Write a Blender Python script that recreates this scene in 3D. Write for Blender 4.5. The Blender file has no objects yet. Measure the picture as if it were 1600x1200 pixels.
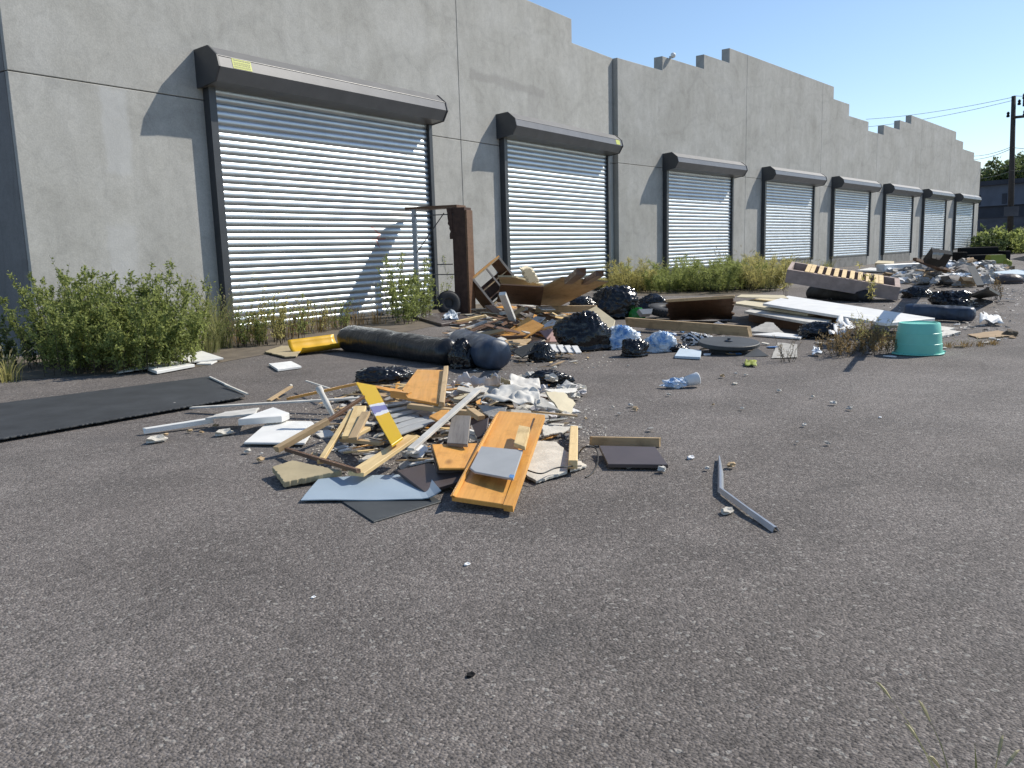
import bpy, bmesh, math, random
from mathutils import Vector, Matrix, noise
R = random.Random(7)
rad = math.radians
scene = bpy.context.scene
C0 = scene.collection
# ------------------------------------------------------------------ camera
FPX, PITCH, YAW, ROLL = 1293.42, .159, .597, -.029
CAM = Vector((0, 0, 1.2))
fw = Vector((math.cos(YAW)*math.cos(PITCH), math.sin(YAW)*math.cos(PITCH), -math.sin(PITCH)))
rt0 = Vector((math.sin(YAW), -math.cos(YAW), 0)); up0 = rt0.cross(fw)
rt = rt0*math.cos(ROLL) + up0*math.sin(ROLL)
up = -rt0*math.sin(ROLL) + up0*math.cos(ROLL)
cd = bpy.data.cameras.new('camera'); cam = bpy.data.objects.new('camera', cd); C0.objects.link(cam)
cam.matrix_world = Matrix(((rt.x, up.x, -fw.x, CAM.x), (rt.y, up.y, -fw.y, CAM.y), (rt.z, up.z, -fw.z, CAM.z), (0, 0, 0, 1)))
cd.sensor_width = 36; cd.lens = 36*FPX/1600; cd.clip_end = 3000; cd.clip_start = .05
scene.camera = cam
# ------------------------------------------------------------------ light
SUN = Vector((.995, -.55, 1.02)).normalized()
w = bpy.data.worlds.new('World'); scene.world = w; w.use_nodes = True
nt = w.node_tree; bg = nt.nodes['Background']
sky = nt.nodes.new('ShaderNodeTexSky'); sky.sky_type = 'NISHITA'; sky.sun_disc = False
sky.sun_elevation = math.asin(SUN.z); sky.sun_rotation = math.atan2(SUN.x, SUN.y)
sky.air_density = 1.0; sky.dust_density = .3; sky.ozone_density = 3.0
nt.links.new(sky.outputs[0], bg.inputs[0]); bg.inputs[1].default_value = .13
sl = bpy.data.lights.new('sun', 'SUN'); sl.energy = 4.5; sl.angle = rad(.53); sl.color = (1, .94, .84)
so = bpy.data.objects.new('sun', sl); C0.objects.link(so); so.rotation_euler = SUN.to_track_quat('Z', 'Y').to_euler(); so.location = (10, -20, 30)
vs = scene.view_settings; vs.view_transform = 'Standard'; vs.look = 'None'; vs.exposure = .18; vs.gamma = 1
scene.render.engine = 'CYCLES'; scene.render.resolution_x = 1024; scene.render.resolution_y = 768

# ------------------------------------------------------------------ placing helpers
def gp(u, v, z=0.0):
    """the point of the horizontal plane at height z seen at photo coordinate u, v (1600 x 1200)"""
    d = fw + rt*((u-800)/FPX) - up*((v-600)/FPX)
    return CAM + d*((z-CAM.z)/d.z)
def ray(u, v): return fw + rt*((u-800)/FPX) - up*((v-600)/FPX)
def ppm(P): return FPX/((P-CAM).dot(fw))

# ------------------------------------------------------------------ materials
MATS = {}
class NT:
    def __init__(s, name):
        s.m = bpy.data.materials.new(name); s.m.use_nodes = True; s.t = s.m.node_tree; s.b = s.t.nodes['Principled BSDF']; MATS[name] = s.m
        s.out = s.t.nodes['Material Output']
    def n(s, typ, **kw):
        x = s.t.nodes.new('ShaderNode'+typ)
        for k, v in kw.items():
            if k.startswith('i_'):
                k2 = k[2:]; x.inputs[int(k2) if k2.isdigit() else k2.replace('_', ' ')].default_value = v
            else: setattr(x, k, v)
        return x
    def l(s, a, b): s.t.links.new(a, b)
    def coord(s, kind='Object', scale=(1, 1, 1), rot=(0, 0, 0)):
        mp = s.n('Mapping'); mp.inputs['Scale'].default_value = scale; mp.inputs['Rotation'].default_value = rot
        if kind == 'World': g = s.n('NewGeometry'); s.l(g.outputs['Position'], mp.inputs[0])
        else: g = s.n('TexCoord'); s.l(g.outputs[kind], mp.inputs[0])
        return mp.outputs[0]
    def noise(s, co, scale, detail=5, rough=.6, dist=0):
        x = s.n('TexNoise', i_Scale=scale, i_Detail=detail, i_Roughness=rough, i_Distortion=dist); s.l(co, x.inputs['Vector']); return x.outputs['Fac']
    def ramp(s, fac, stops):
        r = s.n('ValToRGB'); e = r.color_ramp.elements
        while len(e) < len(stops): e.new(.5)
        for el, (p, c) in zip(e, stops): el.position = p; el.color = c if len(c) == 4 else (*c, 1)
        s.l(fac, r.inputs[0]); return r.outputs[0]
    def mix(s, fac, a, b, mode='MIX'):
        x = s.n('MixRGB', blend_type=mode)
        for i, v in ((0, fac), (1, a), (2, b)):
            if hasattr(v, 'is_linked'): s.l(v, x.inputs[i])
            else: x.inputs[i].default_value = v if i == 0 else ((*v, 1) if len(v) == 3 else v)
        return x.outputs[0]
    def math(s, op, a, b=0.0, c=None):
        x = s.n('Math', operation=op)
        for i, v in enumerate((a, b) if c is None else (a, b, c)):
            if hasattr(v, 'is_linked'): s.l(v, x.inputs[i])
            else: x.inputs[i].default_value = v
        return x.outputs[0]
    def col(s, c):
        if hasattr(c, 'is_linked'): s.l(c, s.b.inputs['Base Color'])
        else: s.b.inputs['Base Color'].default_value = (*c, 1)
    def rough(s, r):
        if hasattr(r, 'is_linked'): s.l(r, s.b.inputs['Roughness'])
        else: s.b.inputs['Roughness'].default_value = r
    def bump(s, h, strength=.3, dist=.01):
        x = s.n('Bump', i_Strength=strength, i_Distance=dist); s.l(h, x.inputs['Height']); s.l(x.outputs[0], s.b.inputs['Normal'])
g3 = lambda v: (v, v, v)

def m_plain(name, c, r=.6, var=.25, sc=6, bump=.15, metal=0, spec=.5):
    a = NT(name); co = a.coord(); n1 = a.noise(co, sc, 6)
    lo = tuple(x*(1-var) for x in c); hi = tuple(min(1, x*(1+var)) for x in c)
    a.col(a.ramp(n1, [(.3, lo), (.7, hi)])); a.rough(r); a.b.inputs['Metallic'].default_value = metal
    a.b.inputs['Specular IOR Level'].default_value = spec
    if bump: a.bump(a.noise(co, sc*7, 4), bump, .01)
    return a.m
def m_wood(name, c, dark, r=.45, scale=1., spots=True):
    a = NT(name); oi = a.n('ObjectInfo')
    g = a.n('TexCoord'); off = a.n('VectorMath', operation='ADD'); a.l(g.outputs['Object'], off.inputs[0])
    cm = a.n('CombineXYZ'); a.l(a.math('MULTIPLY', oi.outputs['Random'], 37.), cm.inputs[0]); a.l(a.math('MULTIPLY', oi.outputs['Random'], 11.), cm.inputs[1]); a.l(cm.outputs[0], off.inputs[1])
    mp = a.n('Mapping'); mp.inputs['Scale'].default_value = (1.2*scale, 14*scale, 14*scale); a.l(off.outputs[0], mp.inputs[0])
    n1 = a.noise(mp.outputs[0], 1.6, 7, .65, .8)
    n2 = a.noise(mp.outputs[0], 9, 3)
    base = a.ramp(n1, [(.25, dark), (.5, c), (.75, tuple(min(1, x*1.15) for x in c))])
    base = a.mix(.25, base, a.ramp(n2, [(.35, dark), (.65, c)]))
    mp2 = a.n('Mapping'); a.l(off.outputs[0], mp2.inputs[0])
    dirt = a.noise(mp2.outputs[0], 5, 6, .7)
    base = a.mix(a.ramp(dirt, [(.52, g3(0)), (.75, g3(.55))]), base, tuple(x*.35 for x in dark), 'MIX')
    kn = a.n('TexVoronoi', i_Scale=2.6*scale); mp3 = a.n('Mapping'); mp3.inputs['Scale'].default_value = (.7, 1.6, 1); a.l(off.outputs[0], mp3.inputs[0]); a.l(mp3.outputs[0], kn.inputs['Vector'])
    base = a.mix(a.ramp(kn.outputs['Distance'], [(.035, g3(.75)), (.11, g3(0))]), base, tuple(x*.45 for x in dark))
    a.col(base); a.rough(a.math('ADD', a.math('MULTIPLY', dirt, .5), r-.2)); a.bump(n1, .15, .004); return a.m

# asphalt
a = NT('asphalt'); co = a.coord('World')
big = a.noise(co, .22, 4, .55); mid = a.noise(co, 1.3, 5, .65)
vo = a.n('TexVoronoi', i_Scale=115.); a.l(co, vo.inputs['Vector'])
vo2 = a.n('TexVoronoi', i_Scale=75.); a.l(co, vo2.inputs['Vector'])
fine = a.noise(co, 160, 3, .7)
sep = a.n('SeparateColor'); a.l(vo.outputs['Color'], sep.inputs[0])
sep2 = a.n('SeparateColor'); a.l(vo2.outputs['Color'], sep2.inputs[0])
base = a.ramp(big, [(.28, (.132, .115, .102)), (.5, (.172, .152, .138)), (.72, (.205, .186, .171))])
base = a.mix(.6, base, a.ramp(mid, [(.3, g3(.32)), (.7, g3(.68))]), 'OVERLAY')
base = a.mix(.72, base, a.ramp(sep.outputs[0], [(0, g3(.13)), (.5, g3(.45)), (.86, g3(.60)), (.97, g3(.88))]), 'OVERLAY')
base = a.mix(.3, base, a.ramp(fine, [(.3, g3(.15)), (.7, g3(.85))]), 'OVERLAY')
base = a.mix(a.ramp(sep2.outputs[1], [(.955, g3(0)), (.985, g3(.7))]), base, (.33, .31, .28))
# oil and damp stains with their own shapes, and fine cracks
st = a.noise(co, .55, 6, .6, .4)
base = a.mix(a.ramp(st, [(.58, g3(0)), (.7, g3(.55))]), base, (.10, .092, .087))
crk = a.n('TexVoronoi', feature='DISTANCE_TO_EDGE', i_Scale=.33)
wob = a.n('MixRGB', i_0=.22); nn = a.n('TexNoise', i_Scale=1.7, i_Detail=6.); a.l(co, nn.inputs['Vector']); a.l(co, wob.inputs[1]); a.l(nn.outputs['Color'], wob.inputs[2]); a.l(wob.outputs[0], crk.inputs['Vector'])
cm = a.ramp(crk.outputs['Distance'], [(0.0, g3(1)), (.006, g3(0))])
cmask = a.mix(1.0, cm, a.ramp(a.noise(co, .4, 3), [(.5, g3(0)), (.58, g3(1))]), 'MULTIPLY')
base = a.mix(a.mix(1.0, cmask, g3(.35), 'MULTIPLY'), base, (.03, .028, .026))
a.col(base); a.rough(.85); a.b.inputs['Specular IOR Level'].default_value = .35
hh = a.math('SUBTRACT', a.math('MULTIPLY', vo.outputs['Distance'], -1.0), a.math('MULTIPLY', cmask, .4))
a.bump(a.math('ADD', hh, a.math('MULTIPLY', fine, .8)), .55, .012)

# concrete
def m_concrete(name, patches, k=1.):
    a = NT(name); co = a.coord('World'); st = a.coord('World', (1, 1, .22))
    b1 = a.noise(co, .7, 6, .62, .5); b2 = a.noise(co, 3.2, 7, .7, 1.2); s1 = a.noise(st, 2.6, 6, .7, .3); f1 = a.noise(co, 45, 4)
    base = a.ramp(b1, [(.25, (.35, .342, .312)), (.5, (.415, .408, .378)), (.75, (.47, .465, .44))])
    base = a.mix(.42, base, a.ramp(b2, [(.25, g3(.32)), (.5, g3(.5)), (.78, g3(.62))]), 'OVERLAY')
    base = a.mix(.28, base, a.ramp(s1, [(.28, g3(.32)), (.6, g3(.55))]), 'OVERLAY')
    base = a.mix(.16, base, a.ramp(f1, [(.3, g3(.2)), (.7, g3(.8))]), 'OVERLAY')
    # trowel swirls
    wv = a.n('TexWave', wave_type='RINGS', i_Scale=.55, i_Distortion=9., i_Detail=3., i_Detail_Scale=.7); a.l(co, wv.inputs['Vector'])
    base = a.mix(.22, base, a.ramp(wv.outputs['Fac'], [(.0, g3(.36)), (.06, g3(.5)), (.9, g3(.5)), (1., g3(.56))]), 'OVERLAY')
    sx = a.n('SeparateXYZ'); gg = a.n('NewGeometry'); a.l(gg.outputs['Position'], sx.inputs[0])
    wob = a.math('MULTIPLY', a.math('SUBTRACT', a.noise(co, 2.5, 4), .5), .25)
    for (x0, x1, z0, z1, c, amt) in patches:
        def box(v, lo, hi, e=.05):
            p = a.n('MapRange', interpolation_type='SMOOTHSTEP'); a.l(a.math('ADD', v, wob), p.inputs[0]); p.inputs[1].default_value = lo-e; p.inputs[2].default_value = lo+e
            q = a.n('MapRange', interpolation_type='SMOOTHSTEP'); a.l(a.math('ADD', v, wob), q.inputs[0]); q.inputs[1].default_value = hi+e; q.inputs[2].default_value = hi-e
            return a.math('MULTIPLY', p.outputs[0], q.outputs[0])
        mk = a.math('MULTIPLY', a.math('MULTIPLY', box(sx.outputs[0], x0, x1), box(sx.outputs[2], z0, z1)), amt)
        base = a.mix(mk, base, c)
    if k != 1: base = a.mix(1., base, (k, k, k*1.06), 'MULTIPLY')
    a.col(base); a.rough(.88); a.b.inputs['Specular IOR Level'].default_value = .25
    a.bump(a.math('ADD', b2, a.math('MULTIPLY', f1, .35)), .18, .02); return a.m
m_concrete('concrete', [(6.85, 7.25, 2.47, 3.66, (.52, .525, .52), .5), (6.75, 7.2, .9, 1.75, (.52, .525, .53), .3), (15.6, 18.8, 5.05, 5.25, (.27, .26, .245), .5), (18.0, 18.5, 4.35, 5.1, (.29, .28, .265), .35)])
m_concrete('concrete_dark', [], .5)  # same concrete, darker and slightly bluer, for the side wall
m_plain('dark_gap', (.03, .03, .03), .9, bump=0)
m_plain('hood_paint', (.165, .163, .163), .38, .12, 3, .03)
m_plain('rail_paint', (.05, .054, .06), .42, .15, 3, .03)
m_plain('sill_concrete', (.22, .215, .2), .9, .25, 3)
m_plain('tar_roof', (.08, .08, .08), .9)
# galvanised slats
a = NT('galvanised'); co = a.coord('World', (1, 1, 1)); st = a.coord('World', (1.2, 1.2, 14))
n1 = a.noise(co, 1.6, 5); n2 = a.noise(st, 2.2, 5, .7)
base = a.mix(.5, a.ramp(n1, [(.3, (.42, .46, .49)), (.7, (.56, .60, .62))]), a.ramp(n2, [(.3, (.39, .43, .46)), (.7, (.60, .63, .65))]))
sx = a.n('SeparateXYZ'); gg = a.n('NewGeometry'); a.l(gg.outputs['Position'], sx.inputs[0])
def seg(x0, z0, x1, z1, r=.016):
    dx, dz = x1-x0, z1-z0; L2 = dx*dx+dz*dz
    px = a.math('SUBTRACT', sx.outputs[0], x0); pz = a.math('SUBTRACT', sx.outputs[2], z0)
    t = a.math('DIVIDE', a.math('ADD', a.math('MULTIPLY', px, dx), a.math('MULTIPLY', pz, dz)), L2)
    t = a.n('Clamp', i_0=0.).outputs[0] if False else a.math('MINIMUM', a.math('MAXIMUM', t, 0.), 1.)
    ex = a.math('SUBTRACT', px, a.math('MULTIPLY', t, dx)); ez = a.math('SUBTRACT', pz, a.math('MULTIPLY', t, dz))
    d2 = a.math('ADD', a.math('MULTIPLY', ex, ex), a.math('MULTIPLY', ez, ez))
    return a.math('LESS_THAN', d2, r*r)
mk = None
for s_ in ((12.1, 1.75, 12.33, 1.60), (12.12, 1.50, 12.48, 1.52), (12.2, 1.5, 12.3, 1.36), (12.33, 1.6, 12.2, 1.5)):
    q = seg(*s_); mk = q if mk is None else a.math('MAXIMUM', mk, q)
base = a.mix(a.math('MULTIPLY', mk, .6), base, (.45, .12, .10))
a.col(base); a.b.inputs['Metallic'].default_value = .9
a.rough(a.math('ADD', a.math('MULTIPLY', n2, .2), .31)); a.bump(n2, .04, .01)

m_wood('wood_orange', (.72, .36, .085), (.52, .22, .04), .38)
m_wood('wood_pine', (.78, .58, .29), (.55, .36, .14), .55)
m_wood('wood_tan', (.50, .36, .20), (.32, .21, .105), .7)
m_wood('wood_brown', (.16, .085, .045), (.07, .035, .02), .5)
m_wood('wood_grey', (.24, .22, .20), (.12, .105, .095), .8)
m_wood('plywood', (.40, .29, .16), (.25, .165, .08), .7)
m_plain('hardboard', (.40, .33, .20), .8, .15, 5)
m_plain('brown_laminate', (.085, .066, .062), .45, .15, 4, .03)
m_plain('white_paint', (.76, .75, .71), .5, .10, 4, .05)
m_plain('white_dirty', (.58, .555, .50), .7, .22, 7)
m_plain('plaster', (.60, .56, .48), .9, .2, 9, .4)
m_plain('plaster_grey', (.40, .385, .35), .9, .22, 9, .4)
m_plain('grey_laminate', (.36, .37, .37), .5, .08, 5, .03)
m_plain('grey_metal', (.40, .42, .45), .4, .2, 5, .05, .55)
m_plain('blue_laminate', (.31, .385, .45), .5, .07, 3, .02)
m_plain('dark_sheet', (.045, .05, .052), .6, .25, 5, .05)
m_plain('rubber_mat', (.035, .038, .041), .7, .35, 3, .12)
m_plain('rubber', (.022, .022, .023), .65, .3, 6, .15)
m_plain('black_void', (.012, .012, .013), .8, .2, 6, .1, 0, .12)
m_plain('yellow_plastic', (.72, .42, .015), .4, .12, 6, .05)
m_plain('lime_plastic', (.26, .29, .03), .5, .2, 5, .1)
m_plain('teal_plastic', (.19, .60, .49), .42, .09, 3, .05)
m_plain('pink_board', (.33, .19, .17), .7, .15, 5)
m_plain('cream_board', (.62, .54, .37), .75, .12, 5)
m_plain('upholstery', (.42, .33, .29), .9, .2, 6, .3)
m_plain('brown_cloth', (.075, .045, .035), .95, .3, 8, .5)
m_plain('sticker_yellow', (.52, .56, .10), .5, .06, 10, 0)
m_plain('sticker_ink', (.16, .17, .05), .5, .1, 10, 0)
m_plain('light_blue', (.55, .64, .70), .5, .1, 4, .05)
m_plain('paper_white', (.78, .78, .77), .8, .12, 9, .3)
m_plain('cardboard', (.37, .26, .15), .85, .18, 6)
m_plain('wire_black', (.02, .02, .02), .5, .1, 6, 0)
m_plain('pole_wood', (.05, .042, .038), .9, .3, 5, .4)
m_plain('far_block', (.10, .115, .15), .8, .2, .6, 0)
m_plain('far_dark', (.035, .04, .055), .8, .25, .6, 0)
m_plain('far_wall', (.085, .09, .11), .9, .35, .8, 0)
m_plain('bark', (.06, .05, .035), .9, .3, 8, .3)
m_plain('soil', (.13, .105, .075), .95, .35, 4, .5)
m_plain('lamp_white', (.8, .8, .78), .4, .05, 4, 0)
m_plain('green_glass', (.03, .22, .03), .15, .2, 6, 0)
def m_bag(name, c, r=.22, b=.9, tr=0):
    a = NT(name); co = a.coord(); v1 = a.noise(a.coord('Object', (1, 1, .3), (.3, .2, 0)), 9, 2, .5, .9); v2 = a.noise(a.coord('Object', (.35, 1, 1), (0, .5, .4)), 16, 2, .5, .8)
    a.col(a.ramp(v1, [(.3, tuple(x*.7 for x in c)), (.7, tuple(min(1, x*1.3) for x in c))])); a.rough(r)
    rd = a.math('ABSOLUTE', a.math('SUBTRACT', v1, .5)); rd2 = a.math('ABSOLUTE', a.math('SUBTRACT', v2, .5))
    a.bump(a.math('ADD', rd, a.math('MULTIPLY', rd2, .5)), b*.8, .045); return a.m
m_bag('bag_black', (.012, .012, .013), .17, .42)
m_bag('bag_roll', (.016, .017, .019), .33, .35)
m_bag('bag_blue', (.12, .30, .62), .3, .6)
m_bag('bag_white', (.62, .68, .74), .35, .6)
m_bag('bolster_blue', (.045, .062, .095), .45, .18)
m_bag('cloth_pale', (.56, .53, .52), .85, .5)
m_bag('trash_mix', (.42, .40, .37), .6, .8)
a = NT('zebra_cloth'); co = a.coord(); wv = a.n('TexWave', i_Scale=9., i_Distortion=7., i_Detail=2.); a.l(co, wv.inputs['Vector'])
a.col(a.ramp(wv.outputs['Fac'], [(.45, g3(.02)), (.55, g3(.7))])); a.rough(.6)
a = NT('blue_white_bag'); co = a.coord(); a.col(a.ramp(a.noise(co, 4.5, 4, .6, .6), [(.34, (.06, .22, .58)), (.42, (.34, .52, .76)), (.50, (.74, .80, .86))])); a.rough(.32)
a.bump(a.noise(co, 12, 4, .6, 1.), .7, .06)
# painted yellow board with blue and white patches
a = NT('painted_board'); co = a.coord(); n1 = a.noise(co, 9, 3); sx = a.n('SeparateXYZ'); a.l(co, sx.inputs[0])
p = a.math('ADD', sx.outputs[0], a.math('MULTIPLY', a.math('SUBTRACT', n1, .5), .22))
mr = a.n('MapRange', i_1=-.30, i_2=.30); a.l(p, mr.inputs[0])
cr = a.ramp(mr.outputs[0], [(0, (.74, .46, .01)), (.1, (.74, .46, .01)), (.28, (.75, .75, .76)), (.40, (.2, .2, .42)), (.5, (.2, .2, .42)), (.62, (.75, .75, .76)), (.72, (.74, .46, .01))])
cr.node.color_ramp.interpolation = 'CONSTANT'
a.col(cr); a.rough(.45)
def m_leaf(name, c1, c2, tr=.35):
    a = NT(name); gg = a.n('NewGeometry'); n1 = a.noise(a.coord('World'), 3.5, 3); 
    f = a.math('ADD', a.math('MULTIPLY', gg.outputs['Random Per Island'], .6), a.math('MULTIPLY', n1, .4))
    cc = a.ramp(f, [(.2, c1), (.8, c2)]); a.col(cc); a.rough(.6); a.b.inputs['Specular IOR Level'].default_value = .3
    t = a.n('BsdfTranslucent'); a.l(a.mix(.5, cc, tuple(min(1, x*1.5) for x in c2)), t.inputs[0]); ms = a.n('MixShader', i_0=tr)
    a.l(a.b.outputs[0], ms.inputs[1]); a.l(t.outputs[0], ms.inputs[2]); a.l(ms.outputs[0], a.out.inputs[0]); return a.m
m_leaf('leaf_green', (.12, .155, .045), (.33, .37, .125), .5)
m_leaf('leaf_yellow', (.24, .235, .07), (.50, .45, .18), .5)
m_leaf('leaf_dry', (.15, .10, .045), (.32, .23, .11))
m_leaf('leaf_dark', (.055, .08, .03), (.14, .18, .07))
m_leaf('grass_blade', (.13, .15, .05), (.30, .30, .13), .45)
m_leaf('seed_head', (.40, .36, .20), (.55, .50, .32))

# ------------------------------------------------------------------ mesh helpers
def tag(o, label=None, cat=None, group=None, kind=None):
    if label: o['label'] = label
    if cat: o['category'] = cat
    if group: o['group'] = group
    if kind: o['kind'] = kind
    return o
def link(name, me, parent=None):
    o = bpy.data.objects.new(name, me); C0.objects.link(o)
    if parent is not None: o.parent = parent
    return o
def empty(name, loc, rz=0):
    o = bpy.data.objects.new(name, None); C0.objects.link(o); o.location = loc; o.rotation_euler[2] = rz; o.empty_display_size = .1; return o
class MB:
    def __init__(s): s.v = []; s.f = []
    def add(s, vs, fs):
        n = len(s.v); s.v += [tuple(x) for x in vs]; s.f += [tuple(i+n for i in q) for q in fs]; return s
    def box(s, x0, x1, y0, y1, z0, z1):
        return s.add([(x, y, z) for z in (z0, z1) for y in (y0, y1) for x in (x0, x1)], [(0, 2, 3, 1), (4, 5, 7, 6), (0, 1, 5, 4), (2, 6, 7, 3), (0, 4, 6, 2), (1, 3, 7, 5)])
    def prism(s, prof, x0, x1, ax=0):
        n = len(prof); vs = []
        for x in (x0, x1): vs += [(x, p[0], p[1]) for p in prof]
        fs = [(i, (i+1) % n, n+(i+1) % n, n+i) for i in range(n)] + [tuple(range(n))[::-1], tuple(range(n, 2*n))]
        return s.add(vs, fs)
    def tube(s, pts, r, sides=6, cap=True):
        pts = [Vector(p) for p in pts]; n = len(pts); rr = r if isinstance(r, (list, tuple)) else [r]*n; vs = []
        for i, p in enumerate(pts):
            d = (pts[min(i+1, n-1)]-pts[max(i-1, 0)]).normalized(); a_ = d.orthogonal().normalized() if i == 0 else (a_ - d*a_.dot(d)).normalized(); b_ = d.cross(a_)
            vs += [p + (a_*math.cos(2*math.pi*k/sides)+b_*math.sin(2*math.pi*k/sides))*rr[i] for k in range(sides)]
        fs = [(i*sides+k, i*sides+(k+1) % sides, (i+1)*sides+(k+1) % sides, (i+1)*sides+k) for i in range(n-1) for k in range(sides)]
        if cap: fs += [tuple(range(sides))[::-1], tuple(range((n-1)*sides, n*sides))]
        return s.add(vs, fs)
    def lathe(s, prof, seg=32, closed=False):
        n = len(prof); vs = [(r*math.cos(2*math.pi*k/seg), r*math.sin(2*math.pi*k/seg), z) for (r, z) in prof for k in range(seg)]
        fs = [(i*seg+k, i*seg+(k+1) % seg, ((i+1) % n)*seg+(k+1) % seg, ((i+1) % n)*seg+k) for i in range(n if closed else n-1) for k in range(seg)]
        return s.add(vs, fs)
    def build(s, name, mat, parent=None, smooth=False, M=None, mesh_only=False):
        me = bpy.data.meshes.new(name); me.from_pydata(s.v, [], s.f); me.validate(); me.update()
        if mat: me.materials.append(MATS[mat])
        if smooth:
            for p in me.polygons: p.use_smooth = True
        if mesh_only: return me
        o = link(name, me, parent)
        if M is not None: o.matrix_world = M
        return o
def fix_normals(me):
    bm = bmesh.new(); bm.from_mesh(me); bmesh.ops.recalc_face_normals(bm, faces=bm.faces); bm.to_mesh(me); bm.free()

def plane_pts(pts):
    """first three entries are (u, v, z), the rest (u, v) lie on their plane"""
    P = [gp(*p) for p in pts[:3]]; n = (P[1]-P[0]).cross(P[2]-P[0]).normalized()
    for p in pts[3:]:
        d = ray(p[0], p[1]); P.append(CAM + d*((P[0]-CAM).dot(n)/d.dot(n)))
    if n.dot(CAM-P[0]) < 0: n = -n
    return P, n
def local_frame(P, n, grain=None):
    best = max(range(len(P)), key=lambda i: (P[(i+1) % len(P)]-P[i]).length)
    x = (P[(best+1) % len(P)]-P[best]); x = (x - n*x.dot(n)).normalized(); y = n.cross(x); o = sum(P, Vector())/len(P)
    return Matrix(((x.x, y.x, n.x, o.x), (x.y, y.y, n.y, o.y), (x.z, y.z, n.z, o.z), (0, 0, 0, 1)))
def slab_mesh(P2, t, rag=0, name='slab'):
    """polygon in its own plane, t thick, ragged edge if asked; returns a mesh"""
    if rag:
        q = []
        for i, p in enumerate(P2):
            nx = P2[(i+1) % len(P2)]; L = (nx-p).length; k = max(1, int(L/(rag*3)))
            for j in range(k):
                pp = p.lerp(nx, j/k); q.append(pp + Vector((R.uniform(-rag, rag), R.uniform(-rag, rag)))*(1 if j else .5))
        P2 = q
    n = len(P2); b = MB(); e = min(.003, t*.3)
    c = sum(P2, Vector((0, 0)))/n
    ins = [p + (c-p).normalized()*e*1.2 for p in P2]
    b.add([(p.x, p.y, 0) for p in ins] + [(p.x, p.y, -e) for p in P2] + [(p.x, p.y, -t) for p in P2],
          [tuple(range(n))] + [(i, n+i, n+(i+1) % n, (i+1) % n) for i in range(n)] + [(n+i, 2*n+i, 2*n+(i+1) % n, n+(i+1) % n) for i in range(n)] + [tuple(range(2*n, 3*n))[::-1]])
    me = bpy.data.meshes.new(name); me.from_pydata(b.v, [], b.f); me.validate(); fix_normals(me); return me
def slab(name, label, cat, pts, t, mat, rag=0, group=None, parent=None, flip=False):
    P, n = plane_pts(pts); M = local_frame(P, n); Mi = M.inverted()
    P2 = [(Mi @ p).xy for p in P]
    me = slab_mesh(P2, t, rag, name); me.materials.append(MATS[mat]); o = link(name, me)
    o.matrix_world = M
    if parent is not None: o.parent = parent; o.matrix_parent_inverse = parent.matrix_world.inverted()
    else: tag(o, label, cat, group)
    return o
def stick(name, label, cat, a, b, wd, th, mat, group=None, parent=None, taper=1., roll=0, rnd=False, edge=False):
    """a timber from a to b, each (u, v, z of its axis)"""
    A, B = gp(*a), gp(*b); x = (B-A).normalized(); L = (B-A).length
    z = Vector((0, 0, 1)); z = (z - x*z.dot(x)).normalized(); y = z.cross(x)
    if roll: q = Matrix.Rotation(rad(roll), 3, x); z = q @ z; y = q @ y
    o_ = (A+B)/2; M = Matrix(((x.x, y.x, z.x, o_.x), (x.y, y.y, z.y, o_.y), (x.z, y.z, z.z, o_.z), (0, 0, 0, 1)))
    m = MB()
    if rnd: m.tube([(-L/2, 0, 0), (-L/2+.03, 0, 0), (-L/2+.05, 0, 0), (0, 0, 0), (L/2, 0, 0)], [wd*.5, wd*.5, wd*.38, wd*.45, wd*.3*taper], 10)
    else:
        hx = L/2; e = min(wd, th)*.08; vs = []
        for sx_, k in ((-hx, 1), (hx, taper)):
            j = [R.uniform(-.5, .5)*th*.6 for _ in range(4)]
            vs += [(sx_+j[0], -wd/2*k, -th/2), (sx_+j[1], wd/2*k, -th/2), (sx_+j[2], wd/2*k, th/2-e), (sx_+j[2], wd/2*k-e, th/2), (sx_+j[3], -wd/2*k+e, th/2), (sx_+j[3], -wd/2*k, th/2-e)]
        m.add(vs, [(i, (i+1) % 6, 6+(i+1) % 6, 6+i) for i in range(6)] + [(5, 4, 3, 2, 1, 0), (6, 7, 8, 9, 10, 11)])
    o = m.build(name, mat, None, rnd, M); fix_normals(o.data)
    if parent is not None: o.parent = parent; o.matrix_parent_inverse = parent.matrix_world.inverted()
    else: tag(o, label, cat, group)
    return o
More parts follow.
